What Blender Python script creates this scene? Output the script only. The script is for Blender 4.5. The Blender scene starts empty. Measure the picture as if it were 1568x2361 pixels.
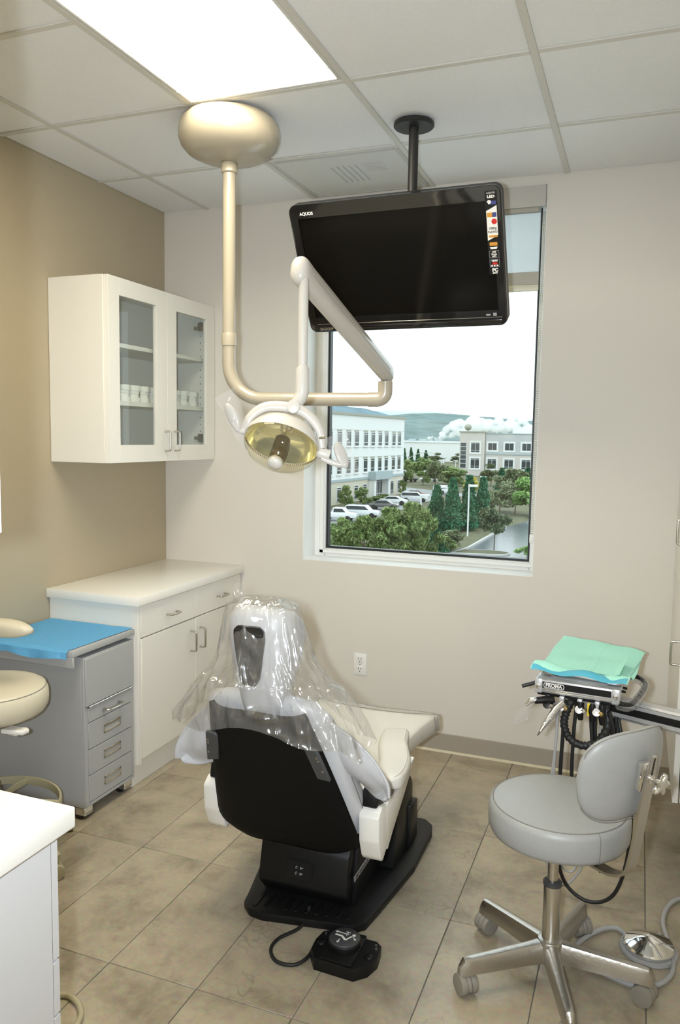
import bpy, bmesh, math, random
from mathutils import Vector, Matrix, noise
rnd = random.Random(7)
PI = math.pi
SC = bpy.context.scene
COL = SC.collection

# ------------------------------------------------------------------ camera
CAM_POS = Vector((2.4589, -3.7173, 1.5528))
CAM_R = Vector((0.93358117, 0.3580251, 0.01562767))
CAM_U = Vector((-0.04870827, 0.08356602, 0.99531112))
CAM_F = Vector((-0.35504042, 0.92996492, -0.09545445))
cd = bpy.data.cameras.new('camera'); cam = bpy.data.objects.new('camera', cd); COL.objects.link(cam)
m = Matrix.Identity(4)
for i in range(3):
    m[i][0], m[i][1], m[i][2], m[i][3] = CAM_R[i], CAM_U[i], -CAM_F[i], CAM_POS[i]
cam.matrix_world = m
cd.sensor_fit = 'HORIZONTAL'; cd.sensor_width = 36.0
cd.lens = 36.0 * 1805.65 / 1568
cd.clip_start = 0.02; cd.clip_end = 9000
SC.camera = cam

# ------------------------------------------------------------------ world: bright overcast sky
SKY_STRENGTH = 2.3
w = bpy.data.worlds.new('world'); SC.world = w; w.use_nodes = True
nt = w.node_tree; nt.nodes.clear()
wo = nt.nodes.new('ShaderNodeOutputWorld'); wb = nt.nodes.new('ShaderNodeBackground')
tc = nt.nodes.new('ShaderNodeTexCoord'); mp = nt.nodes.new('ShaderNodeMapping'); mp.inputs['Scale'].default_value = (1.5, 1.5, 5)
nz = nt.nodes.new('ShaderNodeTexNoise'); nz.inputs['Scale'].default_value = 2.2; nz.inputs['Detail'].default_value = 5
cr_ = nt.nodes.new('ShaderNodeValToRGB')
cr_.color_ramp.elements[0].position = 0.32; cr_.color_ramp.elements[0].color = (0.74, 0.88, 0.99, 1)
cr_.color_ramp.elements[1].position = 0.62; cr_.color_ramp.elements[1].color = (0.97, 0.99, 1.0, 1)
nt.links.new(tc.outputs['Generated'], mp.inputs['Vector']); nt.links.new(mp.outputs['Vector'], nz.inputs['Vector'])
nt.links.new(nz.outputs['Fac'], cr_.inputs['Fac']); nt.links.new(cr_.outputs['Color'], wb.inputs['Color'])
wb.inputs['Strength'].default_value = SKY_STRENGTH
nt.links.new(wb.outputs['Background'], wo.inputs['Surface'])

# ------------------------------------------------------------------ lights and exposure
PANEL_STRENGTH = 16.5           # fluorescent troffer diffusers
FLASH_W = 22.0                 # the camera's flash, left of the lens
fl = bpy.data.lights.new('camera_flash', 'AREA'); fl.shape = 'DISK'; fl.size = 0.045; fl.energy = FLASH_W; fl.color = (0.82, 0.91, 1.0); fl.spread = math.radians(105)
flo = bpy.data.objects.new('camera_flash', fl); COL.objects.link(flo)
fm = m.copy(); fp = CAM_POS - CAM_R * 0.08 + CAM_U * 0.01
for i in range(3): fm[i][3] = fp[i]
flo.matrix_world = fm
SC.view_settings.view_transform = 'Standard'; SC.view_settings.look = 'None'
SC.view_settings.gamma = 1.0; SC.view_settings.use_curve_mapping = False
SC.view_settings.exposure = 0.0
SC.cycles.max_bounces = 10; SC.cycles.transparent_max_bounces = 24; SC.cycles.diffuse_bounces = 5; SC.cycles.glossy_bounces = 5; SC.cycles.volume_bounces = 6
SC.cycles.sample_clamp_indirect = 6.0
SC.cycles.caustics_reflective = False; SC.cycles.caustics_refractive = False

# ------------------------------------------------------------------ materials
def S(r, g, b):
    f = lambda c: (c / 255 / 12.92) if c / 255 <= 0.04045 else ((c / 255 + 0.055) / 1.055) ** 2.4
    return (f(r), f(g), f(b))
def mat(name, col, rough=0.5, metal=0.0, var=None, bump=None, spec=0.5, emit=None, coat=0.0, sub=0.0, trans=0.0, aniso=None):
    """var=(scale, amount) tonal noise; bump=(scale, strength)"""
    mt = bpy.data.materials.new(name); mt.use_nodes = True; t = mt.node_tree; b = t.nodes['Principled BSDF']
    b.inputs['Base Color'].default_value = (*col, 1); b.inputs['Roughness'].default_value = rough; b.inputs['Metallic'].default_value = metal
    b.inputs['Specular IOR Level'].default_value = spec; b.inputs['Coat Weight'].default_value = coat
    if emit: b.inputs['Emission Color'].default_value = (*emit[0], 1); b.inputs['Emission Strength'].default_value = emit[1]
    pos = None
    if var or bump:
        g = t.nodes.new('ShaderNodeNewGeometry'); pos = g.outputs['Position']
    if var:
        n = t.nodes.new('ShaderNodeTexNoise'); n.inputs['Scale'].default_value = var[0]; n.inputs['Detail'].default_value = 4
        t.links.new(pos, n.inputs['Vector'])
        mx = t.nodes.new('ShaderNodeMix'); mx.data_type = 'RGBA'
        mx.inputs[6].default_value = (*[c * (1 - var[1]) for c in col], 1); mx.inputs[7].default_value = (*[min(1, c * (1 + var[1])) for c in col], 1)
        t.links.new(n.outputs['Fac'], mx.inputs[0]); t.links.new(mx.outputs[2], b.inputs['Base Color'])
    if bump:
        n = t.nodes.new('ShaderNodeTexNoise'); n.inputs['Scale'].default_value = bump[0]; n.inputs['Detail'].default_value = 3
        if aniso:
            mpn = t.nodes.new('ShaderNodeMapping'); mpn.inputs['Scale'].default_value = aniso
            t.links.new(pos, mpn.inputs['Vector']); t.links.new(mpn.outputs['Vector'], n.inputs['Vector'])
        else: t.links.new(pos, n.inputs['Vector'])
        bp = t.nodes.new('ShaderNodeBump'); bp.inputs['Strength'].default_value = bump[1]; bp.inputs['Distance'].default_value = 0.01
        t.links.new(n.outputs['Fac'], bp.inputs['Height']); t.links.new(bp.outputs['Normal'], b.inputs['Normal'])
    return mt
def glassy(name, tint, gloss_ior=1.45, rough=0.02, haze=0.0, haze_col=(0.9, 0.9, 0.9), crinkle=None, boost=1.0, graze=1.0):
    """thin sheet: transparent + fresnel reflection (+ a little milky scatter)"""
    mt = bpy.data.materials.new(name); mt.use_nodes = True; t = mt.node_tree; t.nodes.clear()
    o = t.nodes.new('ShaderNodeOutputMaterial'); tr = t.nodes.new('ShaderNodeBsdfTransparent'); tr.inputs['Color'].default_value = (*tint, 1)
    gl = t.nodes.new('ShaderNodeBsdfGlossy'); gl.inputs['Roughness'].default_value = rough
    fr = t.nodes.new('ShaderNodeLayerWeight'); fr.inputs['Blend'].default_value = 0.5      # Schlick from the facing angle, same from both sides
    pw = t.nodes.new('ShaderNodeMath'); pw.operation = 'POWER'; pw.inputs[1].default_value = 5; t.links.new(fr.outputs['Facing'], pw.inputs[0])
    f0 = ((gloss_ior - 1) / (gloss_ior + 1)) ** 2
    ma = t.nodes.new('ShaderNodeMath'); ma.operation = 'MULTIPLY_ADD'; ma.inputs[1].default_value = (1 - f0) * graze; ma.inputs[2].default_value = min(1, f0 * boost); t.links.new(pw.outputs[0], ma.inputs[0])
    mx = t.nodes.new('ShaderNodeMixShader')
    base = tr.outputs[0]
    if haze > 0:
        df = t.nodes.new('ShaderNodeBsdfDiffuse'); df.inputs['Color'].default_value = (*haze_col, 1)
        tl = t.nodes.new('ShaderNodeBsdfTranslucent'); tl.inputs['Color'].default_value = (*haze_col, 1)
        m2 = t.nodes.new('ShaderNodeMixShader'); m2.inputs[0].default_value = 0.4; t.links.new(df.outputs[0], m2.inputs[1]); t.links.new(tl.outputs[0], m2.inputs[2])
        m1 = t.nodes.new('ShaderNodeMixShader'); m1.inputs[0].default_value = haze
        t.links.new(tr.outputs[0], m1.inputs[1]); t.links.new(m2.outputs[0], m1.inputs[2]); base = m1.outputs[0]
    fac = ma.outputs[0]
    t.links.new(fac, mx.inputs[0]); t.links.new(base, mx.inputs[1]); t.links.new(gl.outputs[0], mx.inputs[2])
    if crinkle:
        g = t.nodes.new('ShaderNodeNewGeometry'); n0 = t.nodes.new('ShaderNodeTexNoise'); n0.inputs['Scale'].default_value = crinkle[0] * .35; n0.inputs['Detail'].default_value = 2
        mpn = t.nodes.new('ShaderNodeMapping'); mpn.inputs['Scale'].default_value = (1, 1, 0.15); mpn.inputs['Rotation'].default_value = (0.35, 0.55, 0)
        n = t.nodes.new('ShaderNodeTexNoise'); n.inputs['Scale'].default_value = crinkle[0]; n.inputs['Detail'].default_value = 1.5           # long creases
        av_ = t.nodes.new('ShaderNodeVectorMath'); av_.operation = 'MULTIPLY_ADD'; av_.inputs[1].default_value = (.05, .05, .05)
        t.links.new(g.outputs['Position'], n0.inputs['Vector']); t.links.new(g.outputs['Position'], mpn.inputs['Vector'])
        t.links.new(n0.outputs['Color'], av_.inputs[0]); t.links.new(mpn.outputs['Vector'], av_.inputs[2]); t.links.new(av_.outputs[0], n.inputs['Vector'])
        bp = t.nodes.new('ShaderNodeBump'); bp.inputs['Strength'].default_value = crinkle[1]; bp.inputs['Distance'].default_value = 0.02
        t.links.new(n.outputs['Fac'], bp.inputs['Height']); t.links.new(bp.outputs['Normal'], gl.inputs['Normal']); t.links.new(bp.outputs['Normal'], fr.inputs['Normal'])
    t.links.new(mx.outputs[0], o.inputs['Surface'])
    return mt

M = {}
M['wall'] = mat('wall_paint_cream', (0.69, 0.655, 0.60), 0.62, bump=(260, 0.06))
M['wall_tan'] = mat('wall_paint_tan', (0.43, 0.365, 0.26), 0.62, bump=(260, 0.06))
M['ceil'] = mat('ceiling_tile_mineral', (0.82, 0.83, 0.84), 0.9, var=(140, 0.05), bump=(420, 0.25), spec=0.1)
M['grid'] = mat('ceiling_grid_metal', (0.62, 0.61, 0.57), 0.5)
M['base'] = mat('rubber_base_taupe', (0.36, 0.32, 0.27), 0.5)
M['white'] = mat('white_laminate', (0.80, 0.775, 0.72), 0.38)
M['white_dimmed'] = mat('white_laminate_dimmed', (0.60, 0.60, 0.61), 0.4)  # white laminate darkened to offset the strong flash on the near cabinet
M['white2'] = mat('white_worktop_laminate', (0.84, 0.82, 0.77), 0.25)
M['trimwhite'] = mat('white_window_paint', (0.82, 0.83, 0.82), 0.4)
M['winframe'] = mat('white_anodised_frame', (0.78, 0.78, 0.76), 0.35)
M['gasket'] = mat('black_gasket', (0.012, 0.014, 0.016), 0.4)
M['glass'] = glassy('window_glass', (0.93, 0.97, 0.96), 1.5, 0.0)
M['cabglass'] = glassy('cabinet_glass', (0.86, 0.90, 0.89), 1.5, 0.01)
M['shield'] = glassy('clear_plastic_shield', (0.97, 0.96, 0.88), 1.5, 0.03, haze=0.035, haze_col=(0.85, 0.82, 0.66))
M['sheet'] = glassy('thin_plastic_sheet', (0.97, 0.97, 0.965), 1.5, 0.16, haze=0.075, haze_col=(0.92, 0.92, 0.93), crinkle=(30, 1.0), boost=5.0, graze=0.35)
M['sleeve'] = glassy('thin_plastic_sleeve', (0.95, 0.95, 0.95), 1.5, 0.08, haze=0.14, crinkle=(60, 0.5))
M['enamel'] = mat('cream_enamel', (0.38, 0.335, 0.26), 0.26, coat=0.3)
M['enamel2'] = mat('ivory_enamel', (0.46, 0.43, 0.385), 0.28, coat=0.3)
M['reflector'] = mat('amber_dichroic_reflector', (0.85, 0.80, 0.50), 0.12, metal=0.85)
M['lampdark'] = mat('bulb_shroud_amber_brown', (0.06, 0.038, 0.010), 0.25)
M['chrome'] = mat('chrome', (0.82, 0.82, 0.81), 0.08, metal=1.0)
M['steel'] = mat('brushed_steel', (0.62, 0.60, 0.56), 0.27, metal=1.0)
M['nickel'] = mat('brushed_nickel', (0.55, 0.52, 0.47), 0.28, metal=1.0)
M['alu'] = mat('cast_aluminium', (0.52, 0.50, 0.47), 0.33, metal=1.0, bump=(90, 0.08))
M['alurail'] = mat('anodised_rail', (0.66, 0.66, 0.68), 0.32, metal=0.6)
M['black'] = mat('black_plastic', (0.008, 0.008, 0.008), 0.4, spec=0.3)
M['blackgloss'] = mat('piano_black_bezel', (0.006, 0.006, 0.007), 0.08, coat=0.5)
M['screen'] = mat('dark_screen', (0.004, 0.0035, 0.003), 0.14, spec=0.2)
M['blackmetal'] = mat('black_powder_coat', (0.016, 0.015, 0.014), 0.45)
M['blackfabric'] = mat('black_vinyl_shell', (0.004, 0.0038, 0.0035), 0.65, bump=(350, 0.1), spec=0.15)
M['blacktex'] = mat('black_textured_plastic', (0.007, 0.007, 0.007), 0.4, bump=(500, 0.1), spec=0.28)
M['rubber'] = mat('black_rubber', (0.013, 0.013, 0.013), 0.5)
M['graphite'] = mat('graphite_plastic', (0.05, 0.052, 0.055), 0.45)
M['grey_leather'] = mat('pale_grey_upholstery', (0.55, 0.55, 0.565), 0.42, var=(20, 0.04), bump=(300, 0.05))
M['cream_leather'] = mat('pale_cream_upholstery', (0.66, 0.635, 0.58), 0.42, bump=(300, 0.05))
M['stool_vinyl'] = mat('grey_vinyl', (0.34, 0.345, 0.34), 0.4, var=(30, 0.05), bump=(260, 0.06))
M['ivory_vinyl'] = mat('ivory_vinyl', (0.62, 0.565, 0.44), 0.4, bump=(260, 0.05))
M['seam'] = mat('seam_thread_grey', (0.20, 0.19, 0.17), 0.7)
M['greymetal'] = mat('grey_metal_paint', (0.41, 0.415, 0.42), 0.45, bump=(300, 0.03))
M['greyedge'] = mat('dark_gap', (0.03, 0.03, 0.03), 0.7)
M['caster'] = mat('taupe_nylon', (0.27, 0.25, 0.215), 0.5)
M['bluecloth'] = mat('blue_nonwoven_wrap', (0.13, 0.40, 0.70), 0.8, var=(60, 0.08), bump=(120, 0.2), spec=0.2)
M['tealcloth'] = mat('mint_paper_towel', (0.41, 0.80, 0.68), 0.85, var=(90, 0.05), bump=(180, 0.15), spec=0.2)
M['tealback'] = mat('towel_blue_backing', (0.10, 0.45, 0.60), 0.5, spec=0.3)
M['plaster'] = mat('dental_plaster', (0.80, 0.78, 0.73), 0.8, bump=(200, 0.2))
M['outlet'] = mat('outlet_plastic', (0.82, 0.81, 0.78), 0.35)
M['dark'] = mat('dark_slot', (0.02, 0.02, 0.02), 0.6)
M['brass'] = mat('brass', (0.75, 0.55, 0.22), 0.25, metal=1.0)
M['hosegrey'] = mat('grey_tubing', (0.40, 0.40, 0.40), 0.45)
M['hosebeige'] = mat('beige_tubing', (0.42, 0.38, 0.25), 0.5)
M['shade'] = None
M['fascia'] = mat('shade_fascia', (0.50, 0.475, 0.44), 0.5)
M['hem'] = mat('shade_hem', (0.40, 0.385, 0.33), 0.6)
M['hembar'] = mat('shade_hem_bar', (0.62, 0.60, 0.48), 0.4)
M['paper'] = mat('white_print', (0.80, 0.78, 0.74), 0.5)
M['ink'] = mat('dark_ink', (0.06, 0.05, 0.05), 0.5)
M['inkgrey'] = mat('grey_print', (0.30, 0.30, 0.31), 0.5)
M['red'] = mat('print_red', (0.60, 0.02, 0.02), 0.4)
M['orange'] = mat('print_orange', (0.62, 0.28, 0.04), 0.4)
M['navy'] = mat('print_navy', (0.05, 0.06, 0.22), 0.4)
M['yellow'] = mat('yellow_tag', (0.80, 0.60, 0.03), 0.5)
M['lcdblue'] = mat('recess_tray', (0.75, 0.78, 0.80), 0.35, metal=1.0)
M['vent'] = mat('vent_enamel', (0.50, 0.50, 0.48), 0.5)
M['panelwhite'] = mat('troffer_enamel', (0.70, 0.69, 0.66), 0.4)
M['diffuser'] = mat('lit_diffuser', (0.9, 0.9, 0.9), 0.5, emit=((1.0, 0.92, 0.71), PANEL_STRENGTH))

def shade_fabric():
    mt = bpy.data.materials.new('translucent_shade_fabric'); mt.use_nodes = True; t = mt.node_tree; t.nodes.clear()
    o = t.nodes.new('ShaderNodeOutputMaterial'); d = t.nodes.new('ShaderNodeBsdfDiffuse'); d.inputs['Color'].default_value = (0.52, 0.52, 0.50, 1)
    l = t.nodes.new('ShaderNodeBsdfTranslucent'); l.inputs['Color'].default_value = (0.50, 0.56, 0.60, 1)
    p = t.nodes.new('ShaderNodeBsdfTransparent'); p.inputs['Color'].default_value = (0.85, 0.95, 1, 1)
    a = t.nodes.new('ShaderNodeMixShader'); a.inputs[0].default_value = 0.5
    b = t.nodes.new('ShaderNodeMixShader'); b.inputs[0].default_value = 0.16
    t.links.new(d.outputs[0], a.inputs[1]); t.links.new(l.outputs[0], a.inputs[2]); t.links.new(a.outputs[0], b.inputs[1]); t.links.new(p.outputs[0], b.inputs[2])
    t.links.new(b.outputs[0], o.inputs['Surface']); return mt
M['shade'] = shade_fabric()

def floor_tile_mat():
    mt = bpy.data.materials.new('stone_look_tile'); mt.use_nodes = True; t = mt.node_tree; b = t.nodes['Principled BSDF']; L = t.links
    g = t.nodes.new('ShaderNodeNewGeometry'); oi = t.nodes.new('ShaderNodeObjectInfo')
    ad = t.nodes.new('ShaderNodeVectorMath'); ad.operation = 'ADD'
    sc = t.nodes.new('ShaderNodeVectorMath'); sc.operation = 'SCALE'; sc.inputs['Scale'].default_value = 31.0
    cx = t.nodes.new('ShaderNodeCombineXYZ'); L.new(oi.outputs['Random'], cx.inputs[0]); L.new(oi.outputs['Random'], cx.inputs[1])
    L.new(cx.outputs[0], sc.inputs[0]); L.new(g.outputs['Position'], ad.inputs[0]); L.new(sc.outputs[0], ad.inputs[1])
    n1 = t.nodes.new('ShaderNodeTexNoise'); n1.inputs['Scale'].default_value = 4.2; n1.inputs['Detail'].default_value = 9; n1.inputs['Roughness'].default_value = 0.66; n1.inputs['Distortion'].default_value = 0.25
    L.new(ad.outputs[0], n1.inputs['Vector'])
    r1 = t.nodes.new('ShaderNodeValToRGB'); e = r1.color_ramp.elements
    e[0].position = 0.30; e[0].color = (0.215, 0.180, 0.125, 1); e[1].position = 0.68; e[1].color = (0.47, 0.405, 0.295, 1)
    x = e.new(0.48); x.color = (0.375, 0.32, 0.235, 1)
    L.new(n1.outputs['Fac'], r1.inputs['Fac'])
    n2 = t.nodes.new('ShaderNodeTexNoise'); n2.inputs['Scale'].default_value = 60; n2.inputs['Detail'].default_value = 3; L.new(ad.outputs[0], n2.inputs['Vector'])
    mx = t.nodes.new('ShaderNodeMix'); mx.data_type = 'RGBA'; mx.blend_type = 'OVERLAY'; mx.inputs[0].default_value = 0.22
    L.new(r1.outputs[0], mx.inputs[6]); L.new(n2.outputs['Color'], mx.inputs[7])
    v = t.nodes.new('ShaderNodeTexVoronoi'); v.feature = 'DISTANCE_TO_EDGE'; v.inputs['Scale'].default_value = 2.6
    n3 = t.nodes.new('ShaderNodeTexNoise'); n3.inputs['Scale'].default_value = 5; L.new(ad.outputs[0], n3.inputs['Vector'])
    a2 = t.nodes.new('ShaderNodeVectorMath'); a2.operation = 'ADD'; L.new(ad.outputs[0], a2.inputs[0]); L.new(n3.outputs['Color'], a2.inputs[1]); L.new(a2.outputs[0], v.inputs['Vector'])
    r2 = t.nodes.new('ShaderNodeValToRGB'); r2.color_ramp.elements[0].position = 0.0; r2.color_ramp.elements[0].color = (0.72, 0.72, 0.72, 1); r2.color_ramp.elements[1].position = 0.012; r2.color_ramp.elements[1].color = (1, 1, 1, 1)
    L.new(v.outputs['Distance'], r2.inputs['Fac'])
    n4 = t.nodes.new('ShaderNodeTexNoise'); n4.inputs['Scale'].default_value = 1.7; L.new(ad.outputs[0], n4.inputs['Vector'])
    r4 = t.nodes.new('ShaderNodeValToRGB'); r4.color_ramp.elements[0].position = 0.52; r4.color_ramp.elements[0].color = (1, 1, 1, 1); r4.color_ramp.elements[1].position = 0.6; r4.color_ramp.elements[1].color = (0, 0, 0, 1)
    L.new(n4.outputs['Fac'], r4.inputs['Fac'])
    mm = t.nodes.new('ShaderNodeMix'); mm.data_type = 'RGBA'; L.new(r4.outputs[0], mm.inputs[0]); L.new(r2.outputs[0], mm.inputs[6]); mm.inputs[7].default_value = (1, 1, 1, 1)
    m3 = t.nodes.new('ShaderNodeMix'); m3.data_type = 'RGBA'; m3.blend_type = 'MULTIPLY'; m3.inputs[0].default_value = 1
    L.new(mx.outputs[2], m3.inputs[6]); L.new(mm.outputs[2], m3.inputs[7]); L.new(m3.outputs[2], b.inputs['Base Color'])
    rr = t.nodes.new('ShaderNodeMapRange'); rr.inputs[3].default_value = 0.24; rr.inputs[4].default_value = 0.42; L.new(n2.outputs['Fac'], rr.inputs[0]); L.new(rr.outputs[0], b.inputs['Roughness'])
    bp = t.nodes.new('ShaderNodeBump'); bp.inputs['Strength'].default_value = 0.12; bp.inputs['Distance'].default_value = 0.004; L.new(n1.outputs['Fac'], bp.inputs['Height']); L.new(bp.outputs[0], b.inputs['Normal'])
    return mt
M['tile'] = floor_tile_mat()
M['grout'] = mat('grey_grout', (0.13, 0.13, 0.125), 0.8)

def perforated():
    mt = bpy.data.materials.new('perforated_sheet'); mt.use_nodes = True; t = mt.node_tree; b = t.nodes['Principled BSDF']; L = t.links
    g = t.nodes.new('ShaderNodeNewGeometry'); v = t.nodes.new('ShaderNodeTexVoronoi'); v.inputs['Scale'].default_value = 95; v.inputs['Randomness'].default_value = 0.0
    L.new(g.outputs['Position'], v.inputs['Vector'])
    r = t.nodes.new('ShaderNodeValToRGB'); r.color_ramp.elements[0].position = 0.28; r.color_ramp.elements[0].color = (0.12, 0.12, 0.12, 1); r.color_ramp.elements[1].position = 0.36; r.color_ramp.elements[1].color = (0.62, 0.62, 0.6, 1)
    L.new(v.outputs['Distance'], r.inputs['Fac']); L.new(r.outputs[0], b.inputs['Base Color']); b.inputs['Roughness'].default_value = 0.5
    return mt
M['perf'] = perforated()

def leaf_mat(name, c1, c2):
    mt = bpy.data.materials.new(name); mt.use_nodes = True; t = mt.node_tree; b = t.nodes['Principled BSDF']; L = t.links
    g = t.nodes.new('ShaderNodeNewGeometry'); n = t.nodes.new('ShaderNodeTexNoise'); n.inputs['Scale'].default_value = 2.2; n.inputs['Detail'].default_value = 5; L.new(g.outputs['Position'], n.inputs['Vector'])
    mx = t.nodes.new('ShaderNodeMix'); mx.data_type = 'RGBA'; mx.inputs[6].default_value = (*c1, 1); mx.inputs[7].default_value = (*c2, 1)
    r = t.nodes.new('ShaderNodeMapRange'); r.inputs[1].default_value = 0.35; r.inputs[2].default_value = 0.65; L.new(n.outputs['Fac'], r.inputs[0]); L.new(r.outputs[0], mx.inputs[0])
    L.new(mx.outputs[2], b.inputs['Base Color']); b.inputs['Roughness'].default_value = 0.7; b.inputs['Specular IOR Level'].default_value = 0.2
    return mt
LEAF = {'g': leaf_mat('leaf_mid_green', (0.13, 0.20, 0.065), (0.33, 0.42, 0.17)),
        'd': leaf_mat('leaf_dark_green', (0.03, 0.115, 0.06), (0.08, 0.25, 0.13)),
        'o': leaf_mat('leaf_olive', (0.14, 0.18, 0.09), (0.30, 0.34, 0.19)),
        'y': leaf_mat('leaf_yellow', (0.50, 0.42, 0.05), (0.75, 0.68, 0.12)),
        'l': leaf_mat('leaf_light_green', (0.18, 0.34, 0.10), (0.40, 0.58, 0.22)),
        's': leaf_mat('leaf_grey_green', (0.12, 0.16, 0.09), (0.26, 0.31, 0.18))}
M['trunk'] = mat('bark', (0.16, 0.12, 0.09), 0.9)
M['asphalt'] = mat('wet_asphalt', (0.13, 0.145, 0.16), 0.22, var=(0.9, 0.35))
M['lot'] = mat('damp_parking_asphalt', (0.25, 0.26, 0.27), 0.5, var=(0.5, 0.2))
M['soil'] = mat('planted_soil', (0.13, 0.13, 0.07), 0.95, var=(0.8, 0.5))
M['kerb'] = mat('concrete_kerb', (0.52, 0.52, 0.50), 0.8)
M['stucco'] = mat('white_stucco', (0.80, 0.81, 0.80), 0.8)
M['stucco_b'] = mat('cream_stucco', (0.62, 0.57, 0.47), 0.8)
M['stucco_g'] = mat('grey_stucco', (0.52, 0.53, 0.53), 0.8)
M['stucco_t'] = mat('taupe_stucco', (0.62, 0.57, 0.53), 0.8)
M['bluegrey'] = mat('blue_grey_band', (0.38, 0.45, 0.47), 0.7)
M['cap'] = mat('parapet_cap', (0.36, 0.36, 0.30), 0.7)
M['winglass'] = mat('dark_building_glass', (0.055, 0.065, 0.07), 0.12, spec=0.5, var=(0.35, 0.5))
M['mullion'] = mat('pale_mullion', (0.72, 0.75, 0.75), 0.5)
M['hill_n'] = mat('wooded_hill', (0.19, 0.25, 0.245), 0.95, var=(0.03, 0.6), spec=0.0)  # woodland green with aerial haze mixed into the colour
M['hill_f'] = mat('distant_hazed_hill', (0.50, 0.58, 0.63), 0.95, var=(0.004, 0.2), spec=0.0)  # blue-grey stands in for the haze over the far ridge
M['hill_m'] = mat('dark_hazed_hill', (0.20, 0.28, 0.32), 0.95, var=(0.02, 0.3), spec=0.0)  # blue cast is distance haze put into the colour
def steam_mat():
    mt = bpy.data.materials.new('white_steam'); mt.use_nodes = True; t = mt.node_tree; t.nodes.clear()
    o = t.nodes.new('ShaderNodeOutputMaterial'); v = t.nodes.new('ShaderNodeVolumeScatter'); v.inputs['Color'].default_value = (1, 1, 1, 1); v.inputs['Density'].default_value = 0.30
    t.links.new(v.outputs[0], o.inputs['Volume']); return mt
M['steam'] = steam_mat()
M['postwhite'] = mat('white_lamp_post', (0.80, 0.81, 0.80), 0.5)
M['tyre'] = mat('tyre', (0.02, 0.02, 0.02), 0.8)

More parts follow.
